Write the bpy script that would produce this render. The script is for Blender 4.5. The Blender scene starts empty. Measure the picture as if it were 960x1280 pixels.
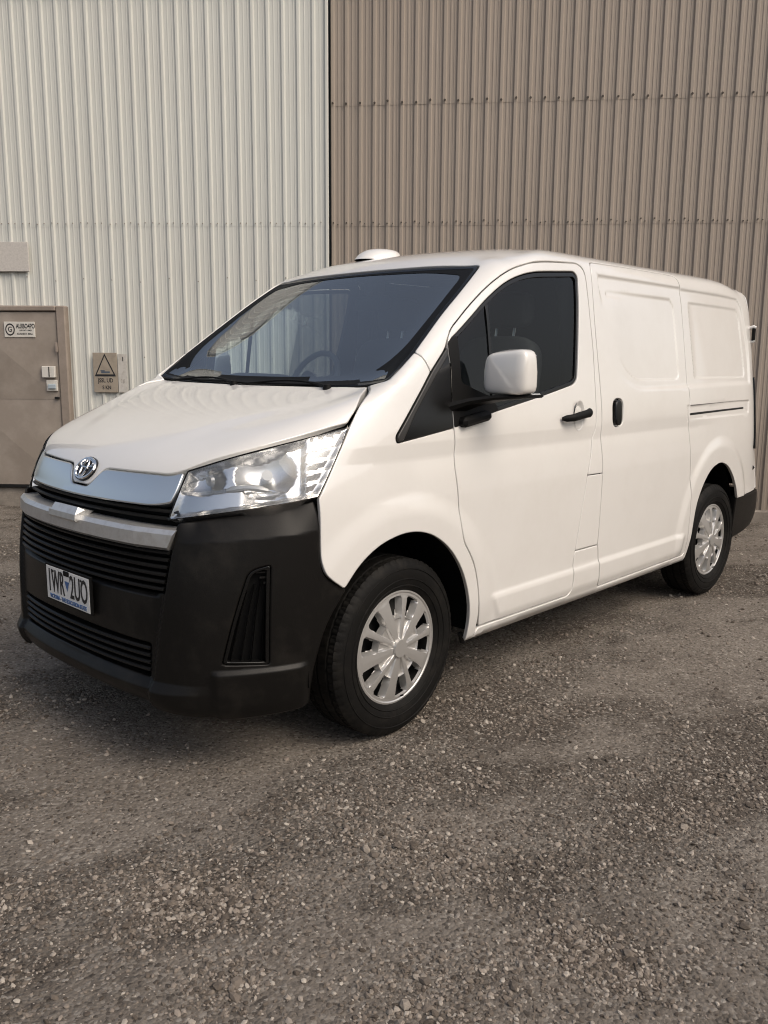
import bpy, math, random
import numpy as np
from mathutils import Vector, Matrix
from mathutils.bvhtree import BVHTree
from mathutils.geometry import delaunay_2d_cdt
random.seed(7); rng = np.random.default_rng(7)
S = bpy.context.scene
COL = S.collection
PI = math.pi
# ---------------------------------------------------------------- camera
cam = bpy.data.objects.new('camera', bpy.data.cameras.new('camera')); COL.objects.link(cam); S.camera = cam
yaw, pitch, roll, foc = 3.9001, -.1739, .0068, 1068.4
f_ = Vector((math.cos(yaw)*math.cos(pitch), math.sin(yaw)*math.cos(pitch), math.sin(pitch)))
r_ = f_.cross(Vector((0, 0, 1))).normalized(); u_ = r_.cross(f_)
rr = math.cos(roll)*r_+math.sin(roll)*u_; uu = -math.sin(roll)*r_+math.cos(roll)*u_
M = Matrix.Identity(4)
for i in range(3): M[i][0], M[i][1], M[i][2] = rr[i], uu[i], -f_[i]
M.translation = (2.5828, 3.2972, 1.5918)
cam.matrix_world = M
cam.data.sensor_fit = 'VERTICAL'; cam.data.sensor_height = 36; cam.data.sensor_width = 27; cam.data.lens = foc/1280*36
cam.data.clip_start = .05; cam.data.clip_end = 2000
# ---------------------------------------------------------------- light
SUN_EL, SUN_AZ = math.radians(46), math.radians(94)         # azimuth from +x towards +y
W = bpy.data.worlds.new('World'); S.world = W; W.use_nodes = True
nt = W.node_tree; bg = nt.nodes['Background']
sky = nt.nodes.new('ShaderNodeTexSky'); sky.sky_type = 'NISHITA'; sky.sun_disc = False
sky.sun_elevation = SUN_EL; sky.sun_rotation = PI/2-SUN_AZ; sky.air_density = 1.0; sky.dust_density = 6; sky.ozone_density = .6; sky.altitude = 50
hs = nt.nodes.new('ShaderNodeHueSaturation'); hs.inputs['Saturation'].default_value = .72
nt.links.new(sky.outputs[0], hs.inputs['Color']); nt.links.new(hs.outputs[0], bg.inputs[0]); bg.inputs[1].default_value = .15
sl = bpy.data.lights.new('sun', 'SUN'); sl.energy = .95; sl.angle = math.radians(36); sl.color = (1, .86, .69)
so = bpy.data.objects.new('sun', sl); COL.objects.link(so)
sd = Vector((math.cos(SUN_EL)*math.cos(SUN_AZ), math.cos(SUN_EL)*math.sin(SUN_AZ), math.sin(SUN_EL)))
so.rotation_euler = sd.to_track_quat('Z', 'Y').to_euler(); so.location = (0, 0, 20)
S.view_settings.view_transform = 'Standard'; S.view_settings.look = 'None'; S.view_settings.exposure = .04; S.view_settings.gamma = 1
S.cycles.filter_width = 1.1
# ---------------------------------------------------------------- object helpers
def tag(o, label=None, cat=None, group=None, kind=None):
    if label: o['label'] = label
    if cat: o['category'] = cat
    if group: o['group'] = group
    if kind: o['kind'] = kind
    return o
def empty(name, loc=(0, 0, 0), parent=None):
    o = bpy.data.objects.new(name, None); COL.objects.link(o); o.location = loc; o.empty_display_size = .2
    if parent: o.parent = parent
    return o
def raw(name, V, F, mat, parent=None, normals=None, smooth=True):
    me = bpy.data.meshes.new(name); me.from_pydata([tuple(map(float, v)) for v in V], [], [tuple(map(int, f)) for f in F])
    me.polygons.foreach_set('use_smooth', [smooth]*len(me.polygons))
    mats = mat if isinstance(mat, (list, tuple)) else [mat]
    for m in mats: me.materials.append(m)
    me.update()
    if normals is not None: me.normals_split_custom_set_from_vertices([tuple(map(float, n)) for n in normals])
    o = bpy.data.objects.new(name, me); COL.objects.link(o)
    if parent: o.parent = parent
    return o
class MB:
    """collects simple solids into one mesh"""
    def __init__(s): s.V = []; s.F = []
    def add(s, V, F):
        k = len(s.V); s.V += [tuple(v) for v in V]; s.F += [tuple(i+k for i in f) for f in F]; return s
    def box(s, c, d, R=None, bev=0):
        x, y, z = [q/2 for q in d]; b = min(bev, x*.9, y*.9, z*.9)
        if b <= 0:
            V = [(sx*x, sy*y, sz*z) for sx in (-1, 1) for sy in (-1, 1) for sz in (-1, 1)]
            F = [(0, 1, 3, 2), (4, 6, 7, 5), (0, 4, 5, 1), (2, 3, 7, 6), (0, 2, 6, 4), (1, 5, 7, 3)]
        else:
            V = []; idx = {}
            for sx in (-1, 1):
                for sy in (-1, 1):
                    for sz in (-1, 1):
                        for ax in range(3):
                            p = [sx*(x-b), sy*(y-b), sz*(z-b)]; p[ax] += (sx, sy, sz)[ax]*b
                            idx[sx, sy, sz, ax] = len(V); V.append(tuple(p))
            F = []
            for ax in range(3):
                o1, o2 = [a for a in range(3) if a != ax]
                for sg in (-1, 1):
                    def k(a, c):
                        q = [0, 0, 0]; q[ax] = sg; q[o1] = a; q[o2] = c; return idx[q[0], q[1], q[2], ax]
                    f = [k(-1, -1), k(1, -1), k(1, 1), k(-1, 1)]
                    F.append(f if (sg > 0) == (ax != 1) else f[::-1])
            for ax in range(3):
                o1, o2 = [a for a in range(3) if a != ax]
                for s1 in (-1, 1):
                    for s2 in (-1, 1):
                        def q(t, a):
                            w = [0, 0, 0]; w[ax] = t; w[o1] = s1; w[o2] = s2; return idx[w[0], w[1], w[2], a]
                        F.append([q(-1, o1), q(1, o1), q(1, o2), q(-1, o2)])
            for sx in (-1, 1):
                for sy in (-1, 1):
                    for sz in (-1, 1): F.append([idx[sx, sy, sz, 0], idx[sx, sy, sz, 1], idx[sx, sy, sz, 2]])
        if R is not None: V = [tuple(R @ Vector(v)) for v in V]
        return s.add([(v[0]+c[0], v[1]+c[1], v[2]+c[2]) for v in V], F)
    def tube(s, pts, r, n=10, caps=True, ry=1.0):
        pts = [Vector(p) for p in pts]; rs = r if isinstance(r, (list, tuple)) else [r]*len(pts)
        V = []; up = Vector((0, 0, 1)); prev = None
        for i, p in enumerate(pts):
            t = (pts[min(i+1, len(pts)-1)]-pts[max(i-1, 0)]).normalized()
            a = prev if prev is not None else (up if abs(t.z) < .9 else Vector((1, 0, 0)))
            a = (a-t*a.dot(t)).normalized(); b = t.cross(a); prev = a
            for k in range(n):
                q = 2*PI*k/n; V.append(tuple(p+a*math.cos(q)*rs[i]+b*math.sin(q)*rs[i]*ry))
        F = [(i*n+k, i*n+(k+1) % n, (i+1)*n+(k+1) % n, (i+1)*n+k) for i in range(len(pts)-1) for k in range(n)]
        if caps: F += [tuple(range(n))[::-1], tuple((len(pts)-1)*n+k for k in range(n))]
        return s.add(V, F)
    def lathe(s, prof, n=48, axis='y', c=(0, 0, 0), close=False):
        V = []
        for r, h in prof:
            for k in range(n):
                q = 2*PI*k/n; a, b = r*math.cos(q), r*math.sin(q)
                p = {'y': (a, h, b), 'z': (a, b, h), 'x': (h, a, b)}[axis]; V.append((p[0]+c[0], p[1]+c[1], p[2]+c[2]))
        m = len(prof); F = [(i*n+k, i*n+(k+1) % n, (i+1)*n+(k+1) % n, (i+1)*n+k) for i in range(m-1) for k in range(n)]
        return s.add(V, F)
    def build(s, name, mat, parent=None, smooth=False, fix=True, bevel=0):
        o = raw(name, s.V, s.F, mat, parent, smooth=smooth)
        if fix:
            import bmesh
            bm = bmesh.new(); bm.from_mesh(o.data); bmesh.ops.recalc_face_normals(bm, faces=bm.faces); bm.to_mesh(o.data); bm.free()
        if smooth:
            me = o.data; me.polygons.foreach_set('use_smooth', [True]*len(me.polygons))
            try: me.set_sharp_from_angle(angle=math.radians(38))
            except Exception: pass
        return o
# ---------------------------------------------------------------- materials
def mat(name, col=(.5, .5, .5), rough=.5, metal=0.0, coat=0.0, spec=.5, bump=None, var=None, **kw):
    m = bpy.data.materials.new(name); m.use_nodes = True; t = m.node_tree; b = t.nodes['Principled BSDF']
    b.inputs['Base Color'].default_value = (*col, 1); b.inputs['Roughness'].default_value = rough; b.inputs['Metallic'].default_value = metal
    b.inputs['Coat Weight'].default_value = coat; b.inputs['Coat Roughness'].default_value = kw.get('coat_rough', .03); b.inputs['Specular IOR Level'].default_value = spec
    if bump or var:
        tc = t.nodes.new('ShaderNodeTexCoord')
    if bump:
        sc, st, di = bump
        n = t.nodes.new('ShaderNodeTexNoise'); n.inputs['Scale'].default_value = sc; n.inputs['Detail'].default_value = 4
        t.links.new(tc.outputs['Object'], n.inputs['Vector'])
        bp = t.nodes.new('ShaderNodeBump'); bp.inputs['Strength'].default_value = st; bp.inputs['Distance'].default_value = di
        t.links.new(n.outputs[0], bp.inputs['Height']); t.links.new(bp.outputs[0], b.inputs['Normal'])
    if var:
        sc, col2, lo, hi = var
        n = t.nodes.new('ShaderNodeTexNoise'); n.inputs['Scale'].default_value = sc; n.inputs['Detail'].default_value = 6; n.inputs['Roughness'].default_value = .65
        t.links.new(tc.outputs['Object'], n.inputs['Vector'])
        r = t.nodes.new('ShaderNodeMapRange'); r.inputs[1].default_value = lo; r.inputs[2].default_value = hi
        t.links.new(n.outputs[0], r.inputs[0])
        mx = t.nodes.new('ShaderNodeMix'); mx.data_type = 'RGBA'; mx.inputs[6].default_value = (*col, 1); mx.inputs[7].default_value = (*col2, 1)
        t.links.new(r.outputs[0], mx.inputs[0]); t.links.new(mx.outputs[2], b.inputs['Base Color'])
    return m
def paint_mat():
    m = mat('white_paint', (.79, .765, .725), .32, 0, 1.0, .4); t = m.node_tree; b = t.nodes['Principled BSDF']; b.inputs['Coat IOR'].default_value = 1.75
    tc = t.nodes.new('ShaderNodeTexCoord')
    # film of road dust, thicker low down on the panels
    n = t.nodes.new('ShaderNodeTexNoise'); n.inputs['Scale'].default_value = 3.5; n.inputs['Detail'].default_value = 7; n.inputs['Roughness'].default_value = .7
    t.links.new(tc.outputs['Object'], n.inputs['Vector'])
    r = t.nodes.new('ShaderNodeMapRange'); r.inputs[1].default_value = .45; r.inputs[2].default_value = .8; r.inputs[3].default_value = 0; r.inputs[4].default_value = .16
    t.links.new(n.outputs[0], r.inputs[0])
    mx = t.nodes.new('ShaderNodeMix'); mx.data_type = 'RGBA'; mx.inputs[6].default_value = (.735, .72, .69, 1); mx.inputs[7].default_value = (.50, .46, .40, 1)
    t.links.new(r.outputs[0], mx.inputs[0]); t.links.new(mx.outputs[2], b.inputs['Base Color'])
    r2 = t.nodes.new('ShaderNodeMapRange'); r2.inputs[1].default_value = .3; r2.inputs[2].default_value = .75; r2.inputs[3].default_value = .02; r2.inputs[4].default_value = .06
    t.links.new(n.outputs[0], r2.inputs[0]); t.links.new(r2.outputs[0], b.inputs['Coat Roughness'])
    # inner face of the sheet metal is dark trim
    g = t.nodes.new('ShaderNodeNewGeometry'); tr = t.nodes.new('ShaderNodeBsdfDiffuse'); tr.inputs[0].default_value = (.035, .034, .033, 1)
    ms = t.nodes.new('ShaderNodeMixShader'); out = t.nodes['Material Output']
    t.links.new(g.outputs['Backfacing'], ms.inputs[0]); t.links.new(b.outputs[0], ms.inputs[1]); t.links.new(tr.outputs[0], ms.inputs[2]); t.links.new(ms.outputs[0], out.inputs[0])
    return m
def glass_mat(name, tint, k=1.0, rough=0.0, bias=0.0, film=0.0):
    m = bpy.data.materials.new(name); m.use_nodes = True; t = m.node_tree; t.nodes.clear()
    out = t.nodes.new('ShaderNodeOutputMaterial'); ms = t.nodes.new('ShaderNodeMixShader')
    tr = t.nodes.new('ShaderNodeBsdfTransparent'); tr.inputs[0].default_value = (*tint, 1)
    gl = t.nodes.new('ShaderNodeBsdfGlossy'); gl.inputs['Roughness'].default_value = rough
    fr = t.nodes.new('ShaderNodeFresnel'); fr.inputs[0].default_value = 1.52
    mu = t.nodes.new('ShaderNodeMath'); mu.operation = 'MULTIPLY_ADD'; mu.inputs[1].default_value = k; mu.inputs[2].default_value = bias; mu.use_clamp = True
    t.links.new(fr.outputs[0], mu.inputs[0]); t.links.new(mu.outputs[0], ms.inputs[0]); t.links.new(tr.outputs[0], ms.inputs[1]); t.links.new(gl.outputs[0], ms.inputs[2])
    if film:                                                  # bluish haze painted over the pane to brighten it like reflected sky
        df = t.nodes.new('ShaderNodeBsdfDiffuse'); df.inputs[0].default_value = (.38, .47, .58, 1); m2 = t.nodes.new('ShaderNodeMixShader'); m2.inputs[0].default_value = film
        t.links.new(ms.outputs[0], m2.inputs[1]); t.links.new(df.outputs[0], m2.inputs[2]); t.links.new(m2.outputs[0], out.inputs[0])
    else: t.links.new(ms.outputs[0], out.inputs[0])
    return m
PAINT = paint_mat()
BUMPER = mat('grained_black_plastic', (.0068, .0063, .0058), .37, 0, 0, .2, bump=(420, .25, .002), var=(6, (.017, .0155, .0135), .5, .75))
BLACK = mat('matt_black_plastic', (.006, .006, .006), .55, 0, 0, .15)
GLOSSB = mat('gloss_black_trim', (.005, .005, .005), .2, 0, 0, .4)
SLATM = mat('slat_plastic', (.010, .0098, .0095), .40, 0, 0, .22)
CHROME = mat('satin_chrome', (.76, .79, .80), .28, .95)
CHROMED = mat('bar_chrome', (.64, .64, .63), .34, .72, var=(30, (.55, .54, .52), .45, .7))
BRIGHT = mat('bright_chrome', (.80, .80, .80), .08, 1.0)
SILVER = mat('silver_wheel_paint', (.58, .57, .55), .36, .68, .3)
DARKST = mat('dark_steel', (.02, .02, .02), .5, .6)
RUBBER = mat('tyre_rubber', (.0075, .0072, .0068), .6, 0, 0, .12, bump=(90, .25, .004), var=(9, (.020, .018, .0155), .5, .8))
REFL = mat('lamp_reflector', (.76, .76, .755), .26, .95)
REFLW = mat('lamp_white_plastic', (.62, .62, .60), .25, .4, .5)
WSG = glass_mat('windscreen_glass', (.87, .98, 1.0), 1.1, 0, .23, .05)
SIDEG = glass_mat('tinted_side_glass', (.90, .96, .96), .8)
LENS = glass_mat('lamp_lens', (.95, .96, .97), 1.0)
TRIM = mat('interior_grey', (.075, .080, .086), .75)
TRIMD = mat('interior_dark', (.012, .0125, .0135), .7)
SEAT = mat('seat_fabric', (.025, .026, .028), .9, bump=(160, .4, .003))
PLATEW = mat('plate_white', (.74, .73, .70), .35)
INK = mat('black_ink', (.012, .012, .014), .5)
INKB = mat('blue_ink', (.06, .13, .30), .5)
# ---------------------------------------------------------------- van body master surface (x forward from the front axle, y left, z up)
# each column: points from the lower edge up to the roof centre line
SIDE = [(.30,.89),(.318,.938),(.47,.958),(.70,.970),(.90,.975),(1.07,.975),(1.20,.965),(1.30,.957),(1.40,.945),(1.50,.931),
        (1.62,.914),(1.80,.888),(1.97,.863),(2.08,.842),(2.155,.775),(2.205,.50),(2.225,0.0)]
def side_col(x, dy=0.0, top=None, cx=None):
    return [(x, max(y+dy*(1 if y > .3 else 0), 0), z) for z, y in SIDE[:16]] + [((x if cx is None else cx), 0, 2.225)]
def build_cols():
    c = []
    c.append([(.90,0,.305),(.968,0,.335),(.985,0,.5),(.98,0,.73),(.955,0,.95),(.93,0,1.06),(.875,0,1.165),(.745,0,1.262),(.45,0,1.372),(.05,0,1.475),
              (-.10,0,1.592),(-.40,0,1.828),(-.685,0,2.045),(-.86,0,2.135),(-1.10,0,2.18),(-1.4,0,2.21),(-1.7,0,2.222)])
    c.append([(.895,.3,.305),(.962,.3,.335),(.972,.3,.5),(.966,.3,.73),(.937,.3,.95),(.915,.3,1.06),(.858,.3,1.168),(.735,.3,1.262),(.445,.3,1.372),(.045,.3,1.475),
              (-.11,.3,1.594),(-.405,.3,1.826),(-.69,.3,2.042),(-.865,.3,2.13),(-1.10,.29,2.176),(-1.4,.2,2.208),(-1.72,0,2.222)])
    c.append([(.86,.55,.305),(.922,.565,.335),(.930,.565,.5),(.92,.57,.73),(.885,.57,.95),(.862,.57,1.055),(.803,.57,1.175),(.695,.57,1.262),(.42,.55,1.372),(.025,.55,1.479),
              (-.125,.55,1.597),(-.415,.54,1.820),(-.705,.53,2.032),(-.88,.52,2.118),(-1.10,.50,2.166),(-1.4,.36,2.204),(-1.74,0,2.223)])
    c.append([(.77,.69,.27),(.835,.73,.295),(.838,.742,.5),(.826,.746,.73),(.789,.745,.95),(.763,.742,1.06),(.708,.732,1.185),(.634,.725,1.272),(.36,.70,1.384),(.018,.735,1.486),
              (-.135,.735,1.600),(-.42,.705,1.812),(-.725,.67,2.025),(-.90,.65,2.105),(-1.10,.62,2.156),(-1.42,.42,2.202),(-1.77,0,2.223)])
    c.append([(.60,.80,.255),(.65,.855,.28),(.66,.882,.5),(.655,.888,.73),(.635,.882,.95),(.612,.876,1.06),(.555,.860,1.195),(.465,.838,1.295),(.265,.82,1.408),(.035,.845,1.494),
              (-.125,.832,1.602),(-.405,.795,1.806),(-.755,.742,2.040),(-.91,.725,2.094),(-1.12,.69,2.148),(-1.45,.46,2.200),(-1.8,0,2.224)])
    c.append([(.45,.87,.265),(.45,.92,.288),(.45,.943,.5),(.45,.955,.73),(.45,.952,.95),(.435,.945,1.07),(.37,.925,1.2),(.275,.902,1.32),(.15,.892,1.42),(0.005,.893,1.500),
              (-.165,.873,1.612),(-.445,.838,1.804),(-.78,.80,2.028),(-.93,.775,2.084),(-1.13,.725,2.142),(-1.48,.48,2.199),(-1.85,0,2.224)])
    c.append([(.10,.88,.29),(.10,.93,.308),(.10,.952,.48),(.10,.967,.71),(.10,.972,.92),(.10,.968,1.07),(.08,.956,1.2),(.05,.945,1.31),(-.01,.930,1.41),(-.095,.918,1.505),
              (-.245,.898,1.620),(-.50,.864,1.800),(-.81,.838,2.005),(-.96,.812,2.075),(-1.15,.752,2.145),(-1.5,.49,2.201),(-1.9,0,2.225)])
    s = side_col(-.42, 0, cx=-1.96)
    s[8] = (-.425,.942,1.40); s[9] = (-.44,.928,1.50); s[10] = (-.48,.910,1.62); s[11] = (-.63,.884,1.80); s[12] = (-.88,.858,1.975); s[13] = (-1.02,.832,2.072); s[14] = (-1.2,.768,2.15); s[15] = (-1.55,.495,2.203)
    c.append(s)
    s = side_col(-.95, 0, cx=-2.05); s[12] = (-1.03,.863,1.97); s[13] = (-1.13,.842,2.078); s[14] = (-1.28,.775,2.153); s[15] = (-1.65,.5,2.205); c.append(s)
    c.append(side_col(-1.55, 0, cx=-2.2)); c[-1][15] = (-1.9,.5,2.205); c[-1][14] = (-1.62,.775,2.155)
    c.append(side_col(-2.2, 0, cx=-2.4))
    c.append(side_col(-2.85, -.002, cx=-2.7))
    c.append(side_col(-3.4, -.006, cx=-3.0))
    s = side_col(-3.78, -.016, cx=-3.2); s[13] = (-3.70,.818,2.07); s[14] = (-3.6,.745,2.138); s[15] = (-3.4,.48,2.195); c.append(s)
    zz = [z for z, y in SIDE]
    def rear(xb, yb, ls, sh):
        r = []
        for z, (zs, ys) in zip(zz[:14], SIDE[:14]):
            f = max(0, z-.65); lean = (.085*f + .03*max(0, f-.95) + .2*max(0, f-1.15))*ls
            r.append((xb+lean+(.07 if z < .34 else 0), max(0, yb*(1-.085*f*(1 if z > .6 else 0))-(.05 if z < .34 else 0)), min(z, 2.06)))
        x13 = r[13][0]
        r += [(x13+.12, yb*.82, 2.125), (x13+.38, yb*.55, 2.185), (sh, 0, 2.22)]
        return r
    c.append(rear(-4.02, .925, 1, -3.3)); c.append(rear(-4.115, .84, 1, -3.38)); c.append(rear(-4.16, .5, 1, -3.46)); c.append(rear(-4.17, 0, 1, -3.5))
    return np.array(c)
def bspline(P, n, axis):
    P = np.moveaxis(P, axis, 0); m = P.shape[0]
    t = np.linspace(0, m-1, n); i = np.minimum(t.astype(int), m-2); f = (t-i)
    E = np.concatenate([[2*P[0]-P[1]], P, [2*P[-1]-P[-2]]])
    b = [(1-f)**3/6, (3*f**3-6*f*f+4)/6, (-3*f**3+3*f*f+3*f+1)/6, f**3/6]
    out = sum(bb.reshape(-1, *([1]*(P.ndim-1)))*E[i+k] for k, bb in enumerate(b))
    return np.moveaxis(out, 0, axis)
def master_grid(ku=14, kv=12):
    L = build_cols(); R = L[::-1][1:-1] if False else None
    # closed symmetric ring: left half, then mirrored right half
    mir = L.copy(); mir[:, :, 1] *= -1
    full = np.concatenate([mir[1:4][::-1], L, mir[-4:-1][::-1]])       # enough mirrored columns to be smooth across y=0
    Q = full.copy()
    for _ in range(3):                                                  # pull the spline towards its points
        S = bspline(bspline(Q, Q.shape[0], 0), Q.shape[1], 1)
        Q = Q + .75*(full-S)
    nu, nv = (Q.shape[0]-1)*ku+1, (Q.shape[1]-1)*kv+1
    S = bspline(bspline(Q, nu, 0), nv, 1)
    S = S[3*ku:nu-3*ku]
    S[0, :, 1] = 0; S[-1, :, 1] = 0; S[:, -1, 1] = 0
    return S
MS = master_grid()
def _master():
    nu, nv = MS.shape[:2]; M2 = MS.copy(); M2[:, :, 1] *= -1
    V = np.concatenate([MS.reshape(-1, 3), M2.reshape(-1, 3)])
    du = np.gradient(MS, axis=0); dv = np.gradient(MS, axis=1); N = np.cross(du, dv); N /= np.linalg.norm(N, axis=2, keepdims=True)+1e-12
    N[0, :, 1] = 0; N[:, -1, :] = (0, 0, 1)
    k = np.sign((N*(MS-np.array([-1.6, 0, 1.2]))).sum(2, keepdims=True)); N *= k
    N /= np.linalg.norm(N, axis=2, keepdims=True)+1e-12
    N2 = N.copy(); N2[:, :, 1] *= -1
    a = (np.arange(nu-1)[:, None]*nv+np.arange(nv-1)[None]).ravel()
    q = np.stack([a, a+nv, a+nv+1, a+1], 1); off = nu*nv
    F = np.concatenate([q[:, [0, 1, 2]], q[:, [0, 2, 3]], q[:, [0, 1, 2]]+off, q[:, [0, 2, 3]]+off])
    return V, np.concatenate([N.reshape(-1, 3), N2.reshape(-1, 3)]), F
MV, MN, MF = _master()
BVH = BVHTree.FromPolygons([tuple(v) for v in MV], [tuple(int(i) for i in f) for f in MF])
_MVl = MV; _MFl = MF
def hit(o, d):
    h = BVH.ray_cast(Vector(o), Vector(d))
    if h[0] is None: return None
    f = MF[h[2]]; A, B, Cc = MV[f]; p = np.array(h[0])
    v0, v1, v2 = B-A, Cc-A, p-A
    d00, d01, d11, d20, d21 = v0@v0, v0@v1, v1@v1, v2@v0, v2@v1
    den = d00*d11-d01*d01
    if abs(den) < 1e-18: w = np.array([1, 0, 0])
    else:
        b = (d11*d20-d01*d21)/den; c = (d00*d21-d01*d20)/den; w = np.array([1-b-c, b, c])
    n = w@MN[f]; n /= np.linalg.norm(n)+1e-12
    return p, n
RO, ZO = .95, 1.2
AXF = -.35
def chart_ray(ch, a, b):
    if ch == 'O':                                   # around the van's length axis: a = x, b = arc on the left/right
        t = b/RO; d = (0, math.cos(t), math.sin(t)); return (a, 0, ZO), d
    if ch == 'F':                                   # around an upright axis in the cab: a = bearing from straight ahead * 1 m, b = z
        return (AXF, 0, b), (math.cos(a), math.sin(a), 0)
    if ch == 'H':                                   # bonnet: a = y, b = (z-x)/sqrt2, looking down at 45 degrees
        s = b/math.sqrt(2); return (-s+2.5, a, s+2.5), (-math.sqrt(.5), 0, -math.sqrt(.5))
    if ch == 'X': return (3, a, b), (-1, 0, 0)
    if ch == 'R': return (-3.2, 0, b), (-math.cos(a), math.sin(a), 0)
def on(ch, a, b):
    o, d = chart_ray(ch, a, b); return hit(o, d)
def to_chart(ch, p):
    x, y, z = p
    if ch == 'O': return x, math.atan2(z-ZO, y)*RO
    if ch == 'F': return math.atan2(y, x-AXF), z
    if ch == 'H': return y, (z-x)/math.sqrt(2)
    if ch == 'X': return y, z
    if ch == 'R': return math.atan2(y, -(x+3.2)), z
# ---------------------------------------------------------------- panel builder
def path(pts, step=.02, closed=True, rdef=.03):
    """polyline with rounded corners; each point (a, b[, radius])"""
    P = [np.array(p[:2], float) for p in pts]; R = [p[2] if len(p) > 2 else rdef for p in pts]; n = len(P); out = []
    rng_ = range(n) if closed else range(1, n-1)
    segs = []
    for i in rng_:
        p, a, b = P[i], P[(i-1) % n], P[(i+1) % n]
        la, lb = np.linalg.norm(a-p), np.linalg.norm(b-p); l = min(R[i], .499*la, .499*lb)
        s, e = p+(a-p)/max(la, 1e-9)*l, p+(b-p)/max(lb, 1e-9)*l
        if l < 1e-4: segs.append([p]); continue
        k = max(2, int(math.ceil(2*l/step)), 5 if l > .012 else 2); t = np.linspace(0, 1, k+1)[:, None]
        segs.append(list((1-t)**2*s+2*t*(1-t)*p+t*t*e))
    if not closed: segs = [[P[0]]]+segs+[[P[-1]]]
    m = len(segs)
    for i in range(m):
        out += segs[i]
        if not closed and i == m-1: break
        a, b = segs[i][-1], segs[(i+1) % m][0]; d = np.linalg.norm(b-a); k = int(d//step)
        out += [a+(b-a)*j/(k+1) for j in range(1, k+1)]
    o2 = [out[0]]
    for q in out[1:]:
        if np.linalg.norm(q-o2[-1]) > step*.12: o2.append(q)
    if closed and np.linalg.norm(o2[0]-o2[-1]) < step*.12: o2.pop()
    return np.array(o2)
def area(P): x, y = P.T; return .5*np.sum(x*np.roll(y, -1)-y*np.roll(x, -1))
def ccw(P): return P if area(P) > 0 else P[::-1].copy()
def offset(P, d):
    """inward for a counter-clockwise polygon"""
    t1 = P-np.roll(P, 1, 0); t2 = np.roll(P, -1, 0)-P
    t1 /= np.linalg.norm(t1, axis=1, keepdims=True)+1e-12; t2 /= np.linalg.norm(t2, axis=1, keepdims=True)+1e-12
    n1 = np.stack([-t1[:, 1], t1[:, 0]], 1); n2 = np.stack([-t2[:, 1], t2[:, 0]], 1); n = n1+n2
    n /= np.linalg.norm(n, axis=1, keepdims=True)+1e-9
    c = np.clip((n*n1).sum(1, keepdims=True), .5, 1)
    return P+n*d/c, n
def inside(P, Q):
    r = np.zeros(len(Q), bool); x, y = Q.T
    for (x1, y1), (x2, y2) in zip(P, np.roll(P, -1, 0)):
        if y1 == y2: continue
        c = ((y1 > y) != (y2 > y)) & (x < (x2-x1)*(y-y1)/(y2-y1)+x1); r ^= c
    return r
def segdist(P, Q, closed=True):
    d = np.full(len(Q), 1e9); A = P if closed else P[:-1]; B = np.roll(P, -1, 0) if closed else P[1:]
    for a, b in zip(A, B):
        v = b-a; L = v@v+1e-15; t = np.clip(((Q-a)@v)/L, 0, 1); d = np.minimum(d, ((Q-a-t[:, None]*v)**2).sum(1))
    return np.sqrt(d)
def sdf(P, Q):
    d = segdist(P, Q); return np.where(inside(P, Q), d, -d)
def sstep(x, a, b):
    t = np.clip((x-a)/(b-a), 0, 1); return t*t*(3-2*t)
def fill2d(outer, holes, res, fine=None, fres=None):
    lo, hi = outer.min(0), outer.max(0); r = fres or res
    xs = np.arange(lo[0]+r*.5, hi[0], r); ys = np.arange(lo[1]+r*.5, hi[1], r*.9)
    X, Y = np.meshgrid(xs, ys); X = X+(np.arange(len(ys)) % 2)[:, None]*r*.5
    I, J = np.meshgrid(np.arange(len(xs)), np.arange(len(ys)))
    k = max(1, int(round(res/r))); coarse = ((I % k == 0) & (J % k == 0)).ravel() if k > 1 else np.ones(X.size, bool)
    Q = np.stack([X.ravel(), Y.ravel()], 1)
    ok = inside(outer, Q)
    for h in holes: ok &= ~inside(h, Q)
    Q = Q[ok]; coarse = coarse[ok]
    if k > 1:
        fm = fine(Q) if fine is not None else np.zeros(len(Q), bool)
        Q = Q[coarse | fm]
    d = segdist(outer, Q)
    for h in holes: d = np.minimum(d, segdist(h, Q))
    Q = Q[d > r*.45]
    rings = [outer]+holes; V = np.concatenate(rings+[Q]); E = []; k0 = 0
    for R in rings:
        n = len(R); E += [(k0+i, k0+(i+1) % n) for i in range(n)]; k0 += n
    res_ = delaunay_2d_cdt([Vector(v) for v in V], E, [], 0, 1e-7)
    v2 = np.array([tuple(v) for v in res_[0]]); F = np.array([f for f in res_[2] if len(f) == 3]); cen = v2[F].mean(1)
    ok = inside(outer, cen)
    for h in holes: ok &= ~inside(h, cen)
    F = F[ok]
    # map CDT output order back to the input order
    orig = res_[3]; mp = np.full(len(v2), -1)
    for i, l in enumerate(orig):
        if l: mp[i] = l[0]
    extra = [i for i in range(len(v2)) if mp[i] < 0]
    V2 = list(V)
    for i in extra: mp[i] = len(V2); V2.append(v2[i])
    F = mp[F]
    # orientation: all counter-clockwise
    VV = np.array(V2); a, b, c = VV[F[:, 0]], VV[F[:, 1]], VV[F[:, 2]]
    s = (b[:, 0]-a[:, 0])*(c[:, 1]-a[:, 1])-(b[:, 1]-a[:, 1])*(c[:, 0]-a[:, 0])
    F = np.where(s[:, None] < 0, F[:, ::-1], F)
    return VV, F, [len(R) for R in rings]
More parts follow.
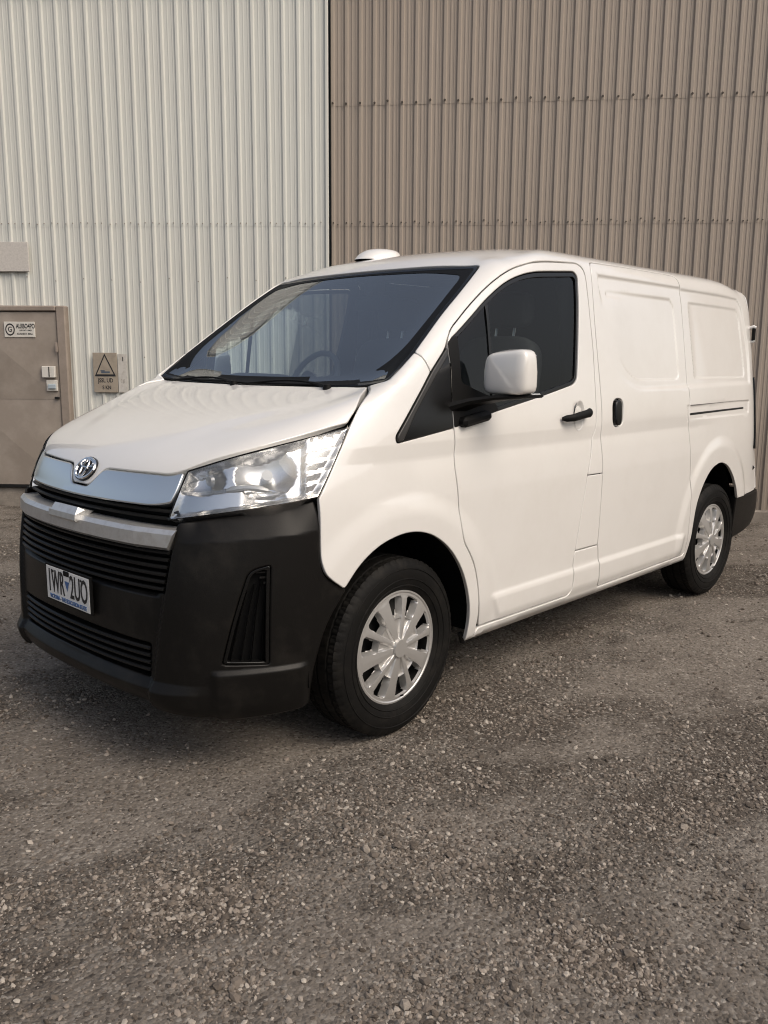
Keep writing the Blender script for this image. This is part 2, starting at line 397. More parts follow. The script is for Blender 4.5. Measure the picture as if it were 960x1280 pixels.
def tangents(ch, a, b, p, d):
    d = np.array(d)
    if ch == 'O': r = math.hypot(p[1], p[2]-ZO); t = b/RO; return np.array([1., 0, 0]), np.array([0, -math.sin(t), math.cos(t)])*r/RO
    if ch == 'F': r = math.hypot(p[0]-AXF, p[1]); return np.array([-math.sin(a), math.cos(a), 0])*r, np.array([0, 0, 1.])
    if ch == 'H': return np.array([0, 1., 0]), np.array([-1, 0, 1])/math.sqrt(2)
    if ch == 'X': return np.array([0, 1., 0]), np.array([0, 0, 1.])
    if ch == 'R': r = math.hypot(p[0]+3.2, p[1]); return np.array([math.sin(a), math.cos(a), 0])*r, np.array([0, 0, 1.])
def surf(ch, Q, disp=None, base=0.0):
    """points and normals of the master surface under chart points, displaced along the normal"""
    Q = np.asarray(Q, float); n = len(Q); P = np.zeros((n, 3)); N = np.zeros((n, 3)); TA = np.zeros((n, 3)); TB = np.zeros((n, 3)); last = None; bad = []
    for i, (a, b) in enumerate(Q):
        o, d = chart_ray(ch, a, b); h = hit(o, d)
        if h is None: bad.append(i); continue
        P[i], N[i] = h; ta, tb = tangents(ch, a, b, h[0], d); dn = np.dot(d, h[1])
        dn = math.copysign(max(abs(dn), .05), dn); d = np.array(d)
        TA[i] = ta-d*(ta@h[1])/dn; TB[i] = tb-d*(tb@h[1])/dn
    if bad:
        good = np.setdiff1d(np.arange(n), bad)
        for i in bad:
            j = good[np.argmin(((Q[good]-Q[i])**2).sum(1))]; P[i], N[i], TA[i], TB[i] = P[j], N[j], TA[j], TB[j]
            P[i] = P[i]+TA[j]*(Q[i, 0]-Q[j, 0])+TB[j]*(Q[i, 1]-Q[j, 1])
        print('   missed', len(bad), 'of', n, 'first', Q[bad[0]].round(3))
    D = np.full(n, base)
    if disp is not None:
        e = .0025; A, B = Q.T; D = D+disp(A, B); Da = (disp(A+e, B)-disp(A-e, B))/(2*e); Db = (disp(A, B+e)-disp(A, B-e))/(2*e)
        n0 = N.copy(); qa = TA+n0*Da[:, None]; qb = TB+n0*Db[:, None]; nn = np.cross(qa, qb); nn /= np.linalg.norm(nn, axis=1, keepdims=True)+1e-12
        s = np.sign((nn*n0).sum(1, keepdims=True)); s[s == 0] = 1; P = P+n0*D[:, None]; N = nn*s
    elif base: P = P+N*base
    return P, N, TA, TB
def panel(name, ch, outline, m, parent, holes=(), res=.03, fres=None, disp=None, base=0.0, gap=.0025, er=.004, depth=.018, mirror=False, flip=False, lip=True):
    """sheet-metal panel on the master surface: rolled edges turn in to `depth`"""
    outer = ccw(np.array(outline)); outer, on_ = offset(outer, gap); H = [ccw(np.array(h))[::-1] for h in holes]; Hs = [offset(h, gap) for h in H]
    ringB = [outer]+[h[0] for h in Hs]; nrm = [on_]+[h[1] for h in Hs]
    ringA = [offset(r, er)[0] for r in ringB]
    fine = None
    if disp is not None and fres:
        def fine(Q):
            e = fres; A, B = Q.T; return (np.abs(disp(A+e, B)-disp(A-e, B))+np.abs(disp(A, B+e)-disp(A, B-e))) > .0006
    V2, F, cnt = fill2d(ringA[0], ringA[1:], res, fine, fres)
    P, N, TA, TB = surf(ch, V2, disp, base)
    V = list(P); NN = list(N); FF = [tuple(f) for f in F]
    k0 = 0; FL = []
    for rB, nr, c in zip(ringB, nrm, cnt):
        if lip:
            pb, nb, ta, tb = surf(ch, rB, disp, base)
            out = -(ta*nr[:, :1]+tb*nr[:, 1:]); out -= nb*(out*nb).sum(1, keepdims=True); out /= np.linalg.norm(out, axis=1, keepdims=True)+1e-9
            rows = [(pb-nb*er*.35, nb*.55+out*.85), (pb-nb*er*1.3, out), (pb-nb*depth, out)]
            prev = [k0+i for i in range(c)]
            for pts, ns in rows:
                st = len(V); V += list(pts); ns = ns/(np.linalg.norm(ns, axis=1, keepdims=True)+1e-9); NN += list(ns); cur = [st+i for i in range(c)]
                FL += [(prev[i], cur[i], cur[(i+1) % c], prev[(i+1) % c]) for i in range(c)]; prev = cur
        k0 += c
    V = np.array(V); NN = np.array(NN)
    # face direction: agree with the normals
    f0 = np.array(FF); fn = np.cross(V[f0[:, 1]]-V[f0[:, 0]], V[f0[:, 2]]-V[f0[:, 0]]); s = (fn*NN[f0[:, 0]]).sum(1)
    FF = [tuple(f) if k >= 0 else tuple(f[::-1]) for f, k in zip(f0, s)]
    F2 = []
    for f in FL:
        q = V[list(f)]; n = np.cross(q[1]-q[0], q[3]-q[0])
        if n@n < 1e-16: n = np.cross(q[2]-q[1], q[3]-q[1])
        F2.append(f if n@NN[f[1]] >= 0 else f[::-1])
    FF += F2
    o = raw(name, V, FF, m, parent, NN); res_ = [o]
    if mirror:
        V2m = V*np.array([1, -1, 1]); N2 = NN*np.array([1, -1, 1])
        p2 = mirror if isinstance(mirror, bpy.types.Object) else parent
        res_.append(raw(name, V2m, [f[::-1] for f in FF], m, p2, N2))
    return res_ if mirror else o
def mirrored(o, parent=None):
    """a copy of a part on the other side of the van"""
    me = o.data.copy(); n = len(me.vertices); co = np.zeros(n*3); me.vertices.foreach_get('co', co); co = co.reshape(-1, 3)
    V = co*np.array([1, -1, 1]); F = [tuple(p.vertices)[::-1] for p in me.polygons]; mi = [p.material_index for p in me.polygons]; sm = [p.use_smooth for p in me.polygons]
    c = raw(o.name.split('.')[0], V, F, [x for x in o.data.materials], parent or o.parent)
    c.data.polygons.foreach_set('material_index', mi); c.data.polygons.foreach_set('use_smooth', sm)
    if any(sm):
        try: c.data.set_sharp_from_angle(angle=math.radians(38))
        except Exception: pass
    return c
def zb(z, y=.965): return RO*math.atan((z-ZO)/y)
# ================================================================ the van
FRAMEM = mat('smooth_grey_plastic', (.028, .026, .024), .28, 0, 0, .5)
van = empty('delivery_van')
tag(van, 'clean white panel van with black bumpers and roof dome, parked on the gravel yard', 'van')
C3 = PI*RO/2                                   # chart O: middle of the roof
def fold(B): return np.where(B > C3, 2*C3-B, B)
# ---- relief pressed into the side sheet metal (chart O)
GRV = path([(-1.66, .757, .02), (-3.66, .757, .10), (-3.775, .50, .10), (-3.765, .243, .05), (-2.02, .225, .16), (-1.80, .30, .16), (-1.68, .50, .2)], .03)
IN1 = path([(-1.74, .702, .02), (-2.585, .708, .07), (-2.60, .288, .06), (-2.02, .288, .14), (-1.86, .36, .16), (-1.76, .55, .1)], .03)
IN2 = path([(-2.79, .703, .02), (-3.63, .700, .06), (-3.675, .35, .06), (-3.655, .297, .05), (-2.81, .293, .02)], .03)
RAILP = path([(-2.66, .134, .005), (-3.705, .142, .012), (-3.69, .045, .02), (-2.66, .034, .005)], .03)
def side_disp(A, B):
    A = np.asarray(A, float); B = fold(np.asarray(B, float)); D = np.zeros(A.shape); Q = np.stack([A, B], 1)
    m = (A < -1.5) & (B > .1) & (B < .9)
    if m.any():
        q = Q[m]; s = sdf(GRV, q); up = sstep(q[:, 1], .62, .74)
        w = .038*(1-up)+.012*up
        d = -.0105*sstep(s/w, 0, 1)*(1-sstep(q[:, 0], -2.35, -1.68)*(1-up))
        fade = 1-sstep(q[:, 0], -2.06, -1.78)*(1-sstep(q[:, 1], .67, .70))
        d += -.006*sstep(sdf(IN1, q), 0, .012)*fade
        d += -.006*sstep(sdf(IN2, q), 0, .012)*sstep(-q[:, 0], 2.76, 2.86)
        D[m] += d
    m = (A < -2.6) & (B < .2) & (B > -.02)
    if m.any(): D[m] += -.006*sstep(sdf(RAILP, Q[m]), 0, .010)
    # waist crease
    w = np.where(B > 0, 1-sstep(B, .0, .062)*.0-np.clip(B/.062, 0, 1), np.clip(1+B/.17, 0, 1)); D += -.0085*w*sstep(-A, -.42, -.15)*(1-sstep(-A, 2.72, 3.3))
    # wheel arch flares
    z = ZO+.965*np.tan(np.clip(B, -1.2, .6)/RO)
    r = np.hypot(A, z-.388); D += (B < .2)*.015*(1-sstep(r, .575, .685))*sstep(z, .3, .5)
    r = np.hypot((A+3.18)*1.22, z-.388); D += (B < .2)*.015*(1-sstep(r, .645, .735))*sstep(z, .3, .5)
    # pressed step low on the doors
    f = sstep(-A-(.60-(B+.60)*.9), 0, .05)*(1-sstep(-A, 2.66, 2.73))
    D += (B < 0)*.011*(1-sstep(B, -.610, -.585))*sstep(B, -.705, -.660)*f
    return D
ARCHF = [(-.470, -.735, .01), (-.462, -.666, .05), (-.436, -.573, .05), (-.377, -.475, .06), (-.281, -.382, .06), (-.169, -.318, .06), (-.065, -.291, .06), (.033, -.288, .06), (.162, -.312, .06), (.271, -.367, .05), (.352, -.440, .012)]
ARCHR = [(-2.812, -.735, .008), (-2.816, -.66, .03), (-2.822, -.56, .05), (-2.838, -.465, .06), (-2.925, -.352, .07), (-3.03, -.280, .06), (-3.168, -.250, .06), (-3.303, -.280, .06), (-3.412, -.350, .06), (-3.505, -.440, .04), (-3.545, -.497, .006)]
WSE = [(-.774, .815, .03), (-.590, .716, .1), (-.402, .610, .1), (-.23, .488, .1), (-.175, .447, .01)]
DTOP = [(-.354, .479, .02), (-.393, .525, .05), (-.547, .619, .08), (-.691, .687, .08), (-.836, .734, .08), (-.965, .760, .08), (-1.134, .772, .1), (-1.470, .787, .05), (-1.532, .765, .04)]
DREAR = [(-1.545, .674, .1), (-1.556, .444, .1), (-1.548, .28, .1), (-1.543, .162, .06), (-1.532, .052, .06), (-1.500, -.001, .04), (-1.485, -.071, .06), (-1.442, -.189, .001)]
DREAR2 = [(-1.368, -.527, .001), (-1.357, -.589, .03), (-1.363, -.640, .03), (-1.350, -.690, .03)]
SFRONT = [(-1.603, -.528, .001), (-1.617, -.56, .03), (-1.632, -.62, .05), (-1.650, -.698, .02)]
SFRONT2 = [(-1.601, -.191, .001), (-1.600, -.123, .05), (-1.590, .004, .05), (-1.600, .12, .06), (-1.601, .237, .1), (-1.594, .581, .1), (-1.602, .805, .05)]
STOP = [(-2.10, .812, .2), (-2.66, .812, .09), (-2.700, .70, .1), (-2.703, .47, .1), (-2.700, .237, .08), (-2.712, .171, .05), (-2.690, .051, .06), (-2.706, -.135, .1), (-2.728, -.288, .1), (-2.750, -.479, .1), (-2.765, -.62, .1), (-2.768, -.694, .02)]
RE = [(-3.965, -.497, .004), (-3.975, -.2, .2), (-3.962, .1, .2), (-3.93, .4, .1), (-3.89, .58, .1), (-3.83, .73, .1), (-3.76, .88, .1), (-3.69, 1.1, .2)]
left = ([(-.712, 1.12, .15)] + WSE + [(-.213, .347, .004), (-.327, .440, .03)] + DTOP + DREAR + SFRONT2 + STOP + SFRONT[::-1] + DREAR2
        + [(-.548, -.688, .015), (-.533, -.705, .002), (-.533, -.742, .002)] + ARCHR + RE)
full = [(-.70, C3, .2)] + left + [(-3.67, C3, .2)] + [(p[0], 2*C3-p[1], *p[2:]) for p in left[::-1]]
body = panel('body_shell', 'O', path(full, .022), PAINT, van, res=.034, fres=.0115, disp=side_disp)
# ---- front doors
WIN = [(-.365, .476, .03), (-.411, .499, .05), (-.660, .636, .1), (-.812, .693, .08), (-.93, .718, .08), (-1.06, .733, .1), (-1.425, .752, .03), (-1.456, .735, .03), (-1.447, .64, .1), (-1.402, .442, .1), (-1.368, .302, .03), (-1.33, .281, .03), (-1.028, .229, .1), (-.60, .163, .06), (-.338, .113, .01), (-.343, .263, .03), (-.3545, .37, .03)]
DFRONT = [(-.527, -.640, .05), (-.497, -.538, .08), (-.455, -.454, .06), (-.376, -.368, .04), (-.361, -.320, .04), (-.349, -.239, .06), (-.339, -.147, .06), (-.327, -.045, .05), (-.335, .032, .05), (-.327, .110, .05), (-.336, .263, .08), (-.3485, .362, .05), (-.342, .425, .04)]
DOOR = DTOP + DREAR + DREAR2 + [(-.540, -.686, .012)] + DFRONT
def kids(names, mirror_of=None): pass
fd = panel('front_door', 'O', path(DOOR, .018), PAINT, van, holes=[path(WIN, .018)], res=.034, fres=.0115, disp=side_disp, mirror=van)
seal = panel('window_seal', 'O', path(WIN, .018), GLOSSB, fd[0], holes=[ccw(offset(ccw(path(WIN, .018)), .017)[0])], res=.02, base=-.006, gap=.001, er=.002, depth=.02, mirror=fd[1])
gl = panel('side_window', 'O', offset(ccw(path(WIN, .02)), .012)[0], SIDEG, fd[0], res=.06, base=-.014, gap=0, lip=False, mirror=fd[1])
# division bar between quarter light and main pane, black sail panel behind the mirror
b_ = panel('window_bar', 'O', path([(-.648, .62, .001), (-.668, .632, .001), (-.650, .22, .001), (-.632, .20, .001)], .03), GLOSSB, fd[0], res=.03, base=-.008, gap=0, er=.002, depth=.012, mirror=fd[1])
b_ = panel('window_trim', 'O', path([(-.331, .113, .004), (-.337, .263, .02), (-.350, .363, .03), (-.346, .43, .02), (-.355, .472, .01), (-.415, .494, .01), (-.405, .30, .02), (-.62, .232, .02), (-.66, .175, .01)], .03), BLACK, fd[0], res=.03, base=.0035, gap=0, er=.002, depth=.012, mirror=fd[1])
# door handle: recess cup and bar
for dr, sy in ((fd[0], 1), (fd[1], -1)):
    p, n = on('O', -1.355, .122); p = np.array(p)
    def place(o_, x=p): return o_
    mb = MB(); prof = [(0.0, -.013), (.03, -.012), (.043, -.006), (.050, .0012), (.054, .0022)]; mb.lathe(prof, 40, 'y')
    V = [(v[0]*.92, v[1], v[2]*1.45) for v in mb.V]; mb.V = [(v[0]+p[0], (v[1]+p[1]+.0045)*sy, v[2]+p[2]) for v in V]
    mb.build('handle_cup', PAINT2 if 'PAINT2' in globals() else PAINT, dr, smooth=True)
    mb = MB(); pts = []
    for t in np.linspace(0, 1, 15):
        x = p[0]+.172-.255*t; off = .012+.034*min(1, 4*t*(1-t)*1.6); pts.append((x, (p[1]+off)*sy, p[2]-.010+.030*t))
    rs = [.010]+[.017+.004*math.sin(PI*t) for t in np.linspace(0, 1, 13)]+[.012]
    rs[-5:-1] = [.021, .023, .023, .020]
    mb.tube(pts, rs, 14, ry=.75)
    mb.build('door_handle', BLACK, dr, smooth=True)
# ---- sliding doors with grip
SLD = SFRONT2[1:-1]
SD = [(-1.594, .581, .1), (-1.602, .805, .05)] + STOP + SFRONT[::-1] + [(-1.602, -.36, .1)] + SFRONT2[:-2]
HH = path([(-1.722, .197, .055), (-1.845, .197, .055), (-1.825, .045, .05), (-1.712, .045, .05)], .012)
sdm = panel('sliding_door', 'O', path(SD, .02), PAINT, van, holes=[HH], res=.034, fres=.0115, disp=side_disp, mirror=van)
cup = panel('handle_cup', 'O', offset(ccw(HH), -.001)[0], PAINT, sdm[0], res=.012, base=-.020, gap=0, lip=False, mirror=sdm[1])
gp = panel('door_grip', 'O', path([(-1.742, .190, .04), (-1.812, .190, .04), (-1.797, .052, .035), (-1.732, .052, .035)], .01), GLOSSB, sdm[0], res=.014, gap=0, er=.010, depth=.030, base=.012, mirror=sdm[1])
# ---- fuel flap (left) and plain filler piece (right)
fl = panel('fuel_flap', 'O', path([(-1.442, -.189, .004), (-1.601, -.191, .004), (-1.603, -.36, .05), (-1.603, -.528, .004), (-1.368, -.527, .004), (-1.403, -.345, .1)], .02), PAINT, van, res=.03, fres=.0115, disp=side_disp, mirror=van)
# ---- sliding-door rail in each rear quarter
rl = panel('door_rail', 'O', path([(-2.705, .088, .002), (-3.60, .098, .008), (-3.60, .078, .006), (-2.705, .066, .002)], .03), DARKST, body, res=.02, disp=side_disp, base=.001, gap=0, lip=False, mirror=body)
rl = panel('rail_line', 'O', path([(-2.705, .138, .001), (-3.69, .146, .001), (-3.69, .1380, .001), (-2.705, .126, .001)], .03), DARKST, body, res=.03, disp=side_disp, base=.001, gap=0, lip=False, mirror=body)
# ---- front wings
def cvt(ch1, pts, ch2):
    out = []
    for q in pts:
        h = on(ch1, q[0], q[1]); c = to_chart(ch2, h[0]); out.append((c[0], c[1], *q[2:]))
    return out
BEDGE = [(.862, 1.082, .01), (.868, 1.019, .02), (.868, .845, .03), (.878, .793, .03), (.900, .762, .02), (.957, .715, .01)]      # chart F: wing / bumper joint
HLR = [(.985, 1.349, .004), (.862, 1.084, .004)]
bedO = cvt('F', BEDGE[1:-1], 'O')
HCUT = [(.247, .156, .004), (.177, .239, .1), (.016, .350, .01)]
WINGTOP = [(-.002, .336, .02), (-.06, .371, .06), (-.12, .411, .05), (-.175, .447, .004), (-.213, .347, .004)]
TRI = [(-.074, .205, .1), (.036, .093, .015), (.034, .066, .012), (-.327, .110, .003)]
wing = HCUT + WINGTOP + TRI + DFRONT[:-4][::-1] + [(-.535, -.742, .004)] + ARCHF + bedO[::-1] + cvt('F', [(.864, 1.084, .004)], 'O')
wg = panel('front_wing', 'O', path(wing, .018), PAINT, van, res=.03, fres=.0115, disp=side_disp, mirror=van)
sail = panel('quarter_light', 'O', path([(-.3255, .110, .004), (.030, .068, .012), (.034, .092, .012), (-.074, .203, .1), (-.213, .347, .05), (-.336, .447, .02), (-.340, .43, .02), (-.344, .37, .03), (-.331, .263, .05)], .018), GLOSSB, van, res=.03, base=.0015, gap=.001, er=.003, depth=.022, mirror=van)
sailr = panel('quarter_light_frame', 'O', path([(-.336, .447, .01), (-.213, .347, .05), (-.074, .203, .1), (.034, .092, .012), (.030, .068, .012), (.0, .074, .01), (-.082, .178, .1), (-.220, .316, .05), (-.336, .416, .01)], .018), FRAMEM, sail[0], res=.02, base=.008, gap=.001, er=.004, depth=.012, mirror=sail[1])
# ---- bonnet (chart H)
def hood_disp(A, B):
    A = np.abs(A); D = np.zeros(A.shape)
    e = .30+.36*sstep(B, .25, 1.0)                       # raised middle, spreading towards the windscreen
    D += .006*(1-sstep(A-e, -.035, .10))*sstep(B, .25, .6)
    return D
HHALF = [(0, .122, .03), (.062, .122, .025), (.085, .140, .02), (.132, .204, .03), (.316, .217, .1), (.517, .243, .04), (.581, .281, .02), (.743, .434, .1), (.841, .625, .1), (.895, .779, .006), (.880, .882, .1), (.772, 1.040, .012), (.50, 1.020, .2)]
hood = panel('bonnet', 'H', path([(0, 1.002, .2)] + [(-p[0], *p[1:]) for p in HHALF[1:][::-1]] + HHALF, .018), PAINT, van, res=.034, fres=.014, disp=hood_disp, gap=.0035, er=.005, depth=.03)
# ---- windscreen (chart X: y, z)
WSX = cvt('O', [(-.700, C3-1e-6, .2), (-.712, 1.12, .15)] + WSE + [(-.06, .372, .06), (.0, .337, .02)], 'X')
def ws_outline(d0=0):
    h = [(y, z, *r) for y, z, *r in WSX] + [(.70, 1.492, .08), (.3, 1.482, .2)]
    return path(h + [(0, 1.480, .2)] + [(-q[0], *q[1:]) for q in h[1:][::-1]], .03)
WSO = ccw(ws_outline())
ws = panel('windscreen', 'X', offset(WSO, .004)[0], WSG, van, res=.06, base=-.007, gap=0, lip=False)
wsb = panel('windscreen_border', 'X', WSO, BLACK, ws, holes=[path([(0, 2.032, .2), (.50, 2.022, .2), (.692, 1.997, .04), (.742, 1.80, .1), (.765, 1.640, .08), (.69, 1.545, .10), (.3, 1.530, .2), (0, 1.528, .2), (-.3, 1.530, .2), (-.69, 1.545, .10), (-.765, 1.640, .08), (-.742, 1.80, .1), (-.692, 1.997, .04), (-.50, 2.022, .2)], .03)], res=.03, base=-.0052, gap=.001, lip=False)
edge = panel('windscreen_seal', 'X', WSO, GLOSSB, ws, holes=[offset(WSO, .016)[0]], res=.02, base=-.004, gap=.001, er=.003, depth=.02)
# wipers lying along the scuttle
def wiper(y0, y1, zoff):
    w = MB(); pts = []
    for t in np.linspace(0, 1, 12):
        y = y0+(y1-y0)*t; h = on('X', y, 1.472+zoff+.022*math.sin(PI*t)); pts.append(tuple(h[0]+h[1]*(.013)))
    w.tube(pts, [.008]*3+[.0045]*9, 8)
    a = pts[0]; w.lathe([(0, .012), (.016, .010), (.020, -.02)], 16, 'z', a)
    pts2 = [tuple(np.array(on('X', y0+(y1-y0)*t, 1.487+zoff)[0])+np.array([.007, 0, .003])) for t in np.linspace(.15, 1.18, 10)]
    w.tube(pts2, .004, 6)
    return w.build('wiper', BLACK, van, smooth=True)
wiper(.56, -.02, 0); wiper(-.10, -.66, .004)
scut = panel('scuttle_panel', 'X', path([(0, 1.502, .2), (.3, 1.504, .2), (.66, 1.512, .05), (.70, 1.494, .02), (.3, 1.481, .2), (0, 1.479, .2), (-.3, 1.481, .2), (-.70, 1.494, .02), (-.66, 1.512, .05), (-.3, 1.504, .2)], .03), BLACK, van, res=.02, base=-.002, gap=0, lip=False)
# ---- roof dome
h0, n0 = on('O', -1.06, C3+.215); mb = MB(); prof = [(1-.0*t, t) for t in (0, 1)]
R_ = [];
for k in range(10):
    t = k/9; R_.append((math.cos(t*PI/2)**.55, math.sin(t*PI/2)))
mb.lathe(R_, 40, 'z'); mb.V = [(h0[0]+v[0]*.150-.05*v[2], h0[1]+v[1]*.105, h0[2]-.014+v[2]*.069) for v in mb.V]
mb.build('roof_dome', PAINT, van, smooth=True)
# ---- rear: bumper, tail panel, lamps, mirror bracket
rb_l = [(1.226, .655, .004), (1.226, .345, .02), (1.05, .36, .1), (.75, .40, .1), (.4, .42, .1)]
panel('rear_bumper', 'R', path(rb_l + [(0, .42, .1)] + [(-p[0], *p[1:]) for p in rb_l[::-1]] + [(-.6, .655, .1), (0, .655, .1), (.6, .655, .1)], .02), BUMPER, van, res=.035, base=.006, depth=.05, er=.008)
ro = cvt('O', [(-3.968, -.490, .004)] + RE[1:] + [(-3.67, C3-.001, .2)], 'R')
tl = ro[:-1]; TLH = path([(.98, 1.50, .02), (1.03, 1.50, .02), (1.14, 1.0, .02), (1.02, .98, .02)], .02)
tlist = tl + [(0, ro[-1][1]-.005, .1)] + [(-p[0], *p[1:]) for p in tl[::-1]] + [(0, .662, .2)]
panel('tailgate', 'R', path(tlist, .025), PAINT, van, res=.05)
tp = panel('tail_lamp', 'R', path([(.76, 1.50, .02), (.925, 1.50, .02), (.985, .98, .02), (.80, .96, .02)], .02), GLOSSB, van, res=.03, base=.012, depth=.02, mirror=van)
q, n = on('R', .93, 1.80); k3 = np.array([0, 0, 1.])
mb = MB(); mb.tube([q-n*.02+k3*.05, q+n*.022+k3*.058, q+n*.034+k3*.046], .012, 10); rmir = mb.build('mirror_bracket', PAINT, van, smooth=True)
mb = MB(); mb.tube([q-n*.02-k3*.042, q+n*.022-k3*.05, q+n*.032-k3*.04], .010, 10); mb.build('mirror_bracket', PAINT, van, smooth=True)
mb = MB(); mb.tube([q+n*.022+k3*.045, q+n*.022-k3*.04], .013, 10); mb.build('rear_mirror', BLACK, rmir, smooth=True)
mb = MB(); q, n = on('R', .95, .84); mb.tube([q-n*.02+k3*.03, q+n*.008, q-n*.02-k3*.04], .007, 10); mb.build('tailgate_stop', DARKST, van, smooth=True)
# ================================================================ nose: bumper, grille, lamps, badge, plate
def ac(z): return np.interp(z, [.30, .393, .73, 1.0], [.392, .397, .441, .470])
VENT = [(.727, .850, .008), (.672, .833, .03), (.634, .67, .1), (.600, .483, .01), (.720, .472, .008)]
def bump_disp(A, B):
    A = np.abs(A); D = np.zeros(A.shape)
    D += .018*sstep(A-ac(B), -.006, .012)*(1-sstep(A, .5, .72)*.9)                 # corners stand proud of the middle
    D += .014*(1-sstep(B, .440, .464))*sstep(A, .565, .59)*(1-sstep(A, .80, .84))   # foot of the corner
    D += .028*(1-np.clip((B-.366)/.036, 0, 1))*(A < .62)*(1-sstep(A, .42, .60))             # lip under the lower intake
    D += -.022*np.clip((B-.716)/.022, 0, 1)*(1-sstep(A, .40, .43))
    D += -.42*np.maximum(0, B-.965+.09*(.86-A))*sstep(A, .47, .53)*(1-.6*sstep(A, .78, .87))   # shelf under the headlamp leans back
    return D
bl_ = [(.397, .738, .01), (.441, .742, .004), (.468, .985, .01), (.480, 1.003, .01), (.574, 1.030, .05), (.766, 1.064, .1), (.858, 1.080, .008)] + BEDGE[1:] + [(.890, .60, .06), (.852, .45, .06), (.838, .36, .05), (.832, .275, .02), (.70, .262, .1), (.56, .272, .1), (.43, .312, .06), (.25, .322, .1)]
left_ = [(0, .736, .1)] + bl_ + [(0, .324, .1)]
bout = path(left_ + [(-p[0], *p[1:]) for p in left_[1:-1][::-1]], .015)
il = [(.390, .536, .006), (.383, .405, .006)]
INT = path(il + [(0, .410, .1)] + [(-p[0], *p[1:]) for p in il[::-1]] + [(0, .545, .1)], .015)
V1 = path(VENT, .012); V2_ = V1*np.array([-1, 1])
bumper = panel('front_bumper', 'F', bout, BUMPER, van, holes=[INT, V1, V2_], res=.028, fres=.0095, disp=bump_disp, gap=.002, er=.006, depth=.05)
for sgn in (1, -1):
    bk = panel('fog_vent', 'F', (offset(ccw(path(VENT, .015)), -.004)[0])*np.array([sgn, 1]), BLACK, bumper, res=.03, base=-.045, gap=0, lip=False)
    rim = panel('vent_frame', 'F', offset(ccw(path(VENT, .012)*np.array([sgn, 1])), -.001)[0], GLOSSB, bumper, holes=[offset(ccw(path(VENT, .012)*np.array([sgn, 1])), .010)[0]], res=.02, base=.001, gap=.0005, er=.003, depth=.03)
    for k in range(4):
        t = (k+.7)/4.4
        pts = []
        for z in np.linspace(.485, .835-.028*(3-k), 10):
            a0 = np.interp(z, [.483, .67, .833], [.600, .634, .672]); a = a0+(np.interp(z, [.47, .85], [.72, .727])-a0)*t
            h = on('F', a*sgn, z); pts.append((h[0], h[1]))
        mb = MB(); V = []
        for p, n in pts: V += [p-n*.040, p-n*.012]
        V = np.array(V); tdir = np.array([0, sgn*.0025, 0]); k0 = len(V)
        V = np.concatenate([V-tdir-np.array([.003, 0, 0]), V+tdir]); F = []
        for i in range(9):
            a, b, c, d = 2*i, 2*i+1, 2*i+3, 2*i+2; F += [(a, b, c, d), (a+k0, d+k0, c+k0, b+k0), (b, b+k0, c+k0, c)]
        mb.add(V, F).build('vent_fin', SLATM, bk, smooth=False)
    for k in range(3):
        mb = MB(); pts = []
        z = .825-.020*k
        for a in np.linspace(.690+.010*k, .722, 6): h = on('F', a*sgn, z); pts.append(h[0]-h[1]*.012)
        mb.tube(pts, .0045, 6); mb.build('vent_fin', SLATM, bk, smooth=True)
# ---- swept bars following the nose
def bar(name, a0, a1, prof, m, parent, zfun=lambda a: 0.0, n=40, ofs=0.0, taper=0, smooth=False):
    """prof: list of (out, up) sections swept along the nose at bearing a"""
    V = []; k = len(prof)
    for a in np.linspace(a0, a1, n):
        z0 = zfun(a); e = 1
        for o_, u in prof:
            h = on('F', a, z0); nn = np.array([h[1][0], h[1][1], 0]); nn /= np.linalg.norm(nn)
            V.append(h[0]*np.array([1, 1, 0])+np.array([0, 0, z0+u])+nn*(o_+ofs))
    F = [(i*k+j, i*k+(j+1) % k, (i+1)*k+(j+1) % k, (i+1)*k+j) for i in range(n-1) for j in range(k)]
    F += [tuple(range(k)), tuple((n-1)*k+j for j in range(k))[::-1]]
    return MB().add(V, F).build(name, m, parent, smooth=smooth)
grille = panel('grille', 'F', path([(.462, .72, .01), (.49, 1.06, .01), (0, 1.10, .1), (-.49, 1.06, .01), (-.462, .72, .01), (0, .72, .1)], .03), BLACK, van, res=.05, base=-.075, gap=0, lip=False)
sl_prof = [(-.05, .004), (-.004, .009), (.004, .004), (.004, -.002), (-.05, -.004)]
for z in np.linspace(.752, .888, 6):
    aw = float(ac(z))-.004; bar('slat', -aw, aw, sl_prof, SLATM, grille, zfun=lambda a, z=z: z, n=31, ofs=.006)
for z in (1.008, 1.034):
    aw = float(ac(z))-.006; bar('slat', -aw, aw, sl_prof, SLATM, grille, zfun=lambda a, z=z: z, n=31, ofs=-.012)
for z in (.430, .458, .486, .514):
    bar('slat', -.386, .386, sl_prof, SLATM, bumper, zfun=lambda a, z=z: z, n=31, ofs=.0)
panel('intake_back', 'F', path([(.41, .39, .01), (.41, .55, .01), (0, .555, .1), (-.41, .55, .01), (-.41, .39, .01), (0, .39, .1)], .03), BLACK, bumper, res=.05, base=-.06, gap=0, lip=False)
